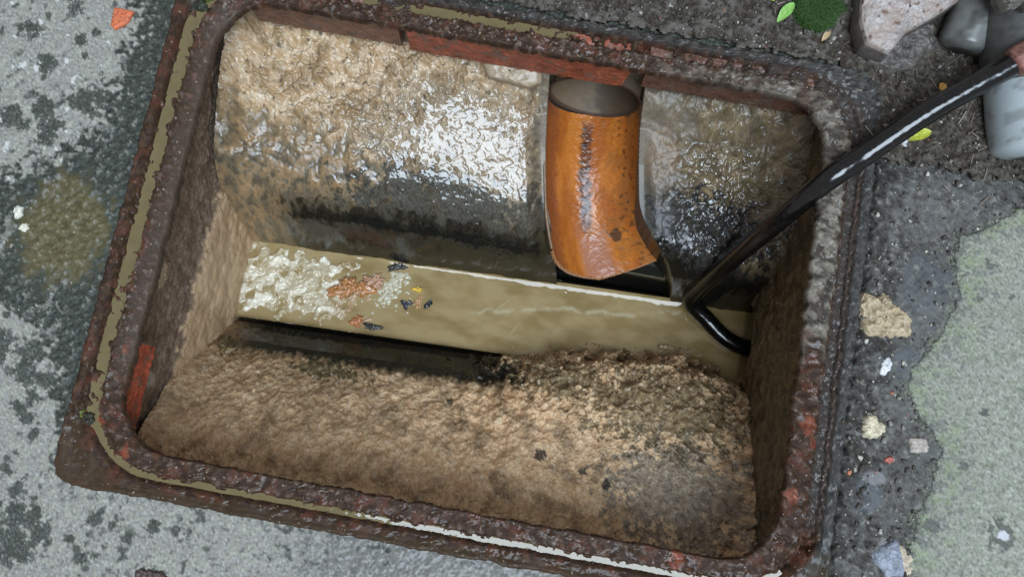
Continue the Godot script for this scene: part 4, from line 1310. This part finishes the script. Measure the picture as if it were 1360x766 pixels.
func scatter(called: String, label: String, category: String, count: int, pick: Callable, m: Mesh, rough: float) -> void:
	# pick(i) sets gp (place), gc (colour) and returns the size as a Vector3
	var mm := MultiMesh.new()
	mm.transform_format = MultiMesh.TRANSFORM_3D
	mm.use_colors = true
	mm.mesh = m
	mm.instance_count = count
	for i in count:
		var size: Vector3 = pick.call(i)
		var b := Basis.from_euler(Vector3(rng.randfn(0, 0.3), rng.randf() * TAU, rng.randfn(0, 0.3)))
		mm.set_instance_transform(i, Transform3D(b.scaled_local(size), gp))
		mm.set_instance_color(i, gc)
	var o := MultiMeshInstance3D.new()
	o.name = called
	o.multimesh = mm
	o.material_override = mat(rough, 0.35)
	add_child(o, true)
	tag(o, label, category, "", "stuff")


func litter() -> void:
	var pebble := grain_mesh()
	var pale := func(i: int) -> Vector3:
		var x := 0.0
		var z := 0.0
		for k in 60:
			x = rng.randf_range(-0.50, 0.50)
			z = rng.randf_range(-0.36, 0.33)
			if box_round(x, z, 0.345, 0.258, 0.02) < 0.002: continue
			var r := region(x, z)
			if r == 1 or r == 3 or (r == 0 and dark_band(x, z) > 0.5 and rng.randf() < 0.22) or rng.randf() < 0.03: break
		var y := ground_y(x, z)
		var s := rng.randf_range(0.0005, 0.0011) + pow(rng.randf(), 8.0) * 0.0022
		gp = Vector3(x, y + s * 0.3, z)
		gc = Color(0.20, 0.19, 0.165).lerp(Color(0.56, 0.53, 0.46), pow(rng.randf(), 1.6))
		if rng.randf() < 0.015: gc = Color(0.42, 0.15, 0.08)
		return Vector3.ONE * s
	scatter("pale_grit", "pale grit scattered over the soil, mortar and lichen", "grit", 1100, pale, pebble, 0.35)
	var dark := func(i: int) -> Vector3:
		var x := 0.0
		var z := 0.0
		for k in 60:
			x = rng.randf_range(-0.36, 0.50)
			z = rng.randf_range(-0.38, 0.30)
			if box_round(x, z, 0.345, 0.258, 0.02) < 0.002: continue
			var r := region(x, z)
			if r == 3 or (r == 1 and rng.randf() < 0.25): break
		var y := ground_y(x, z)
		var s := rng.randf_range(0.0006, 0.0017) + pow(rng.randf(), 6.0) * 0.002
		gp = Vector3(x, y + s * 0.2, z)
		gc = Color(0.035, 0.03, 0.026).lerp(Color(0.12, 0.105, 0.09), rng.randf())
		return Vector3.ONE * s
	scatter("soil_crumbs", "dark crumbs of soil along the top of the frame", "soil", 3200, dark, pebble, 0.4)
	var rusty := func(i: int) -> Vector3:
		var t := rng.randf()
		var v := [rng.randf_range(0.10, 0.36), rng.randf_range(0.72, 0.9), rng.randf_range(0.42, 0.66)][0 if rng.randf() < 0.6 else 1 + rng.randi() % 2] as float
		frame_at(t, v)
		var s := rng.randf_range(0.0005, 0.0014)
		gc = Color(0.07, 0.045, 0.03).lerp(Color(0.30, 0.23, 0.18), pow(rng.randf(), 2.5))
		return Vector3.ONE * s
	scatter("rust_scale", "flakes of rust and grit stuck on the iron frame", "rust", 1500, rusty, pebble, 0.3)
	var crumbs := func(i: int) -> Vector3:
		var x := 0.0
		if i % 8 != 0:
			x = rng.randf_range(0.03, 0.295)
			var edge := chan(x) + 0.047 - pw(x, heap_edge)
			lower_at(x, minf(edge + 0.008 + absf(rng.randfn(0, 0.035)), 0.22))
		else:
			x = rng.randf_range(-0.29, 0.03)
			lower_at(x, rng.randf_range(0.10, 0.21))
		var s := rng.randf_range(0.0008, 0.0022) + pow(rng.randf(), 6.0) * 0.002
		gc = gc * rng.randf_range(0.8, 1.35)
		gc.a = 1.0
		return Vector3(s, s, s)
	scatter("mortar_crumbs", "loose crumbs of mortar lying on the heap beside the channel", "rubble", 200, crumbs, pebble, 0.35)
	var straw_mesh := BoxMesh.new()
	straw_mesh.size = Vector3(1, 1, 1)
	var straw := func(i: int) -> Vector3:
		var x := 0.0
		var z := 0.0
		if i < 90:
			x = clampf(rng.randfn(0.385, 0.045), 0.30, 0.50)
			z = clampf(rng.randfn(-0.235, 0.035), -0.36, -0.15)
		else:
			x = rng.randf_range(-0.20, 0.34)
			z = rng.randf_range(-0.36, -0.268)
		gp = Vector3(x, ground_y(x, z) + 0.002, z)
		gc = Color(0.06, 0.045, 0.03).lerp(Color(0.34, 0.28, 0.21), pow(rng.randf(), 2.5))
		return Vector3(rng.randf_range(0.003, 0.015), 0.0005, rng.randf_range(0.0004, 0.0011))
	scatter("dead_stalks", "bits of dead stalk and straw in the soil round the pipes", "plant litter", 130, straw, straw_mesh, 0.6)
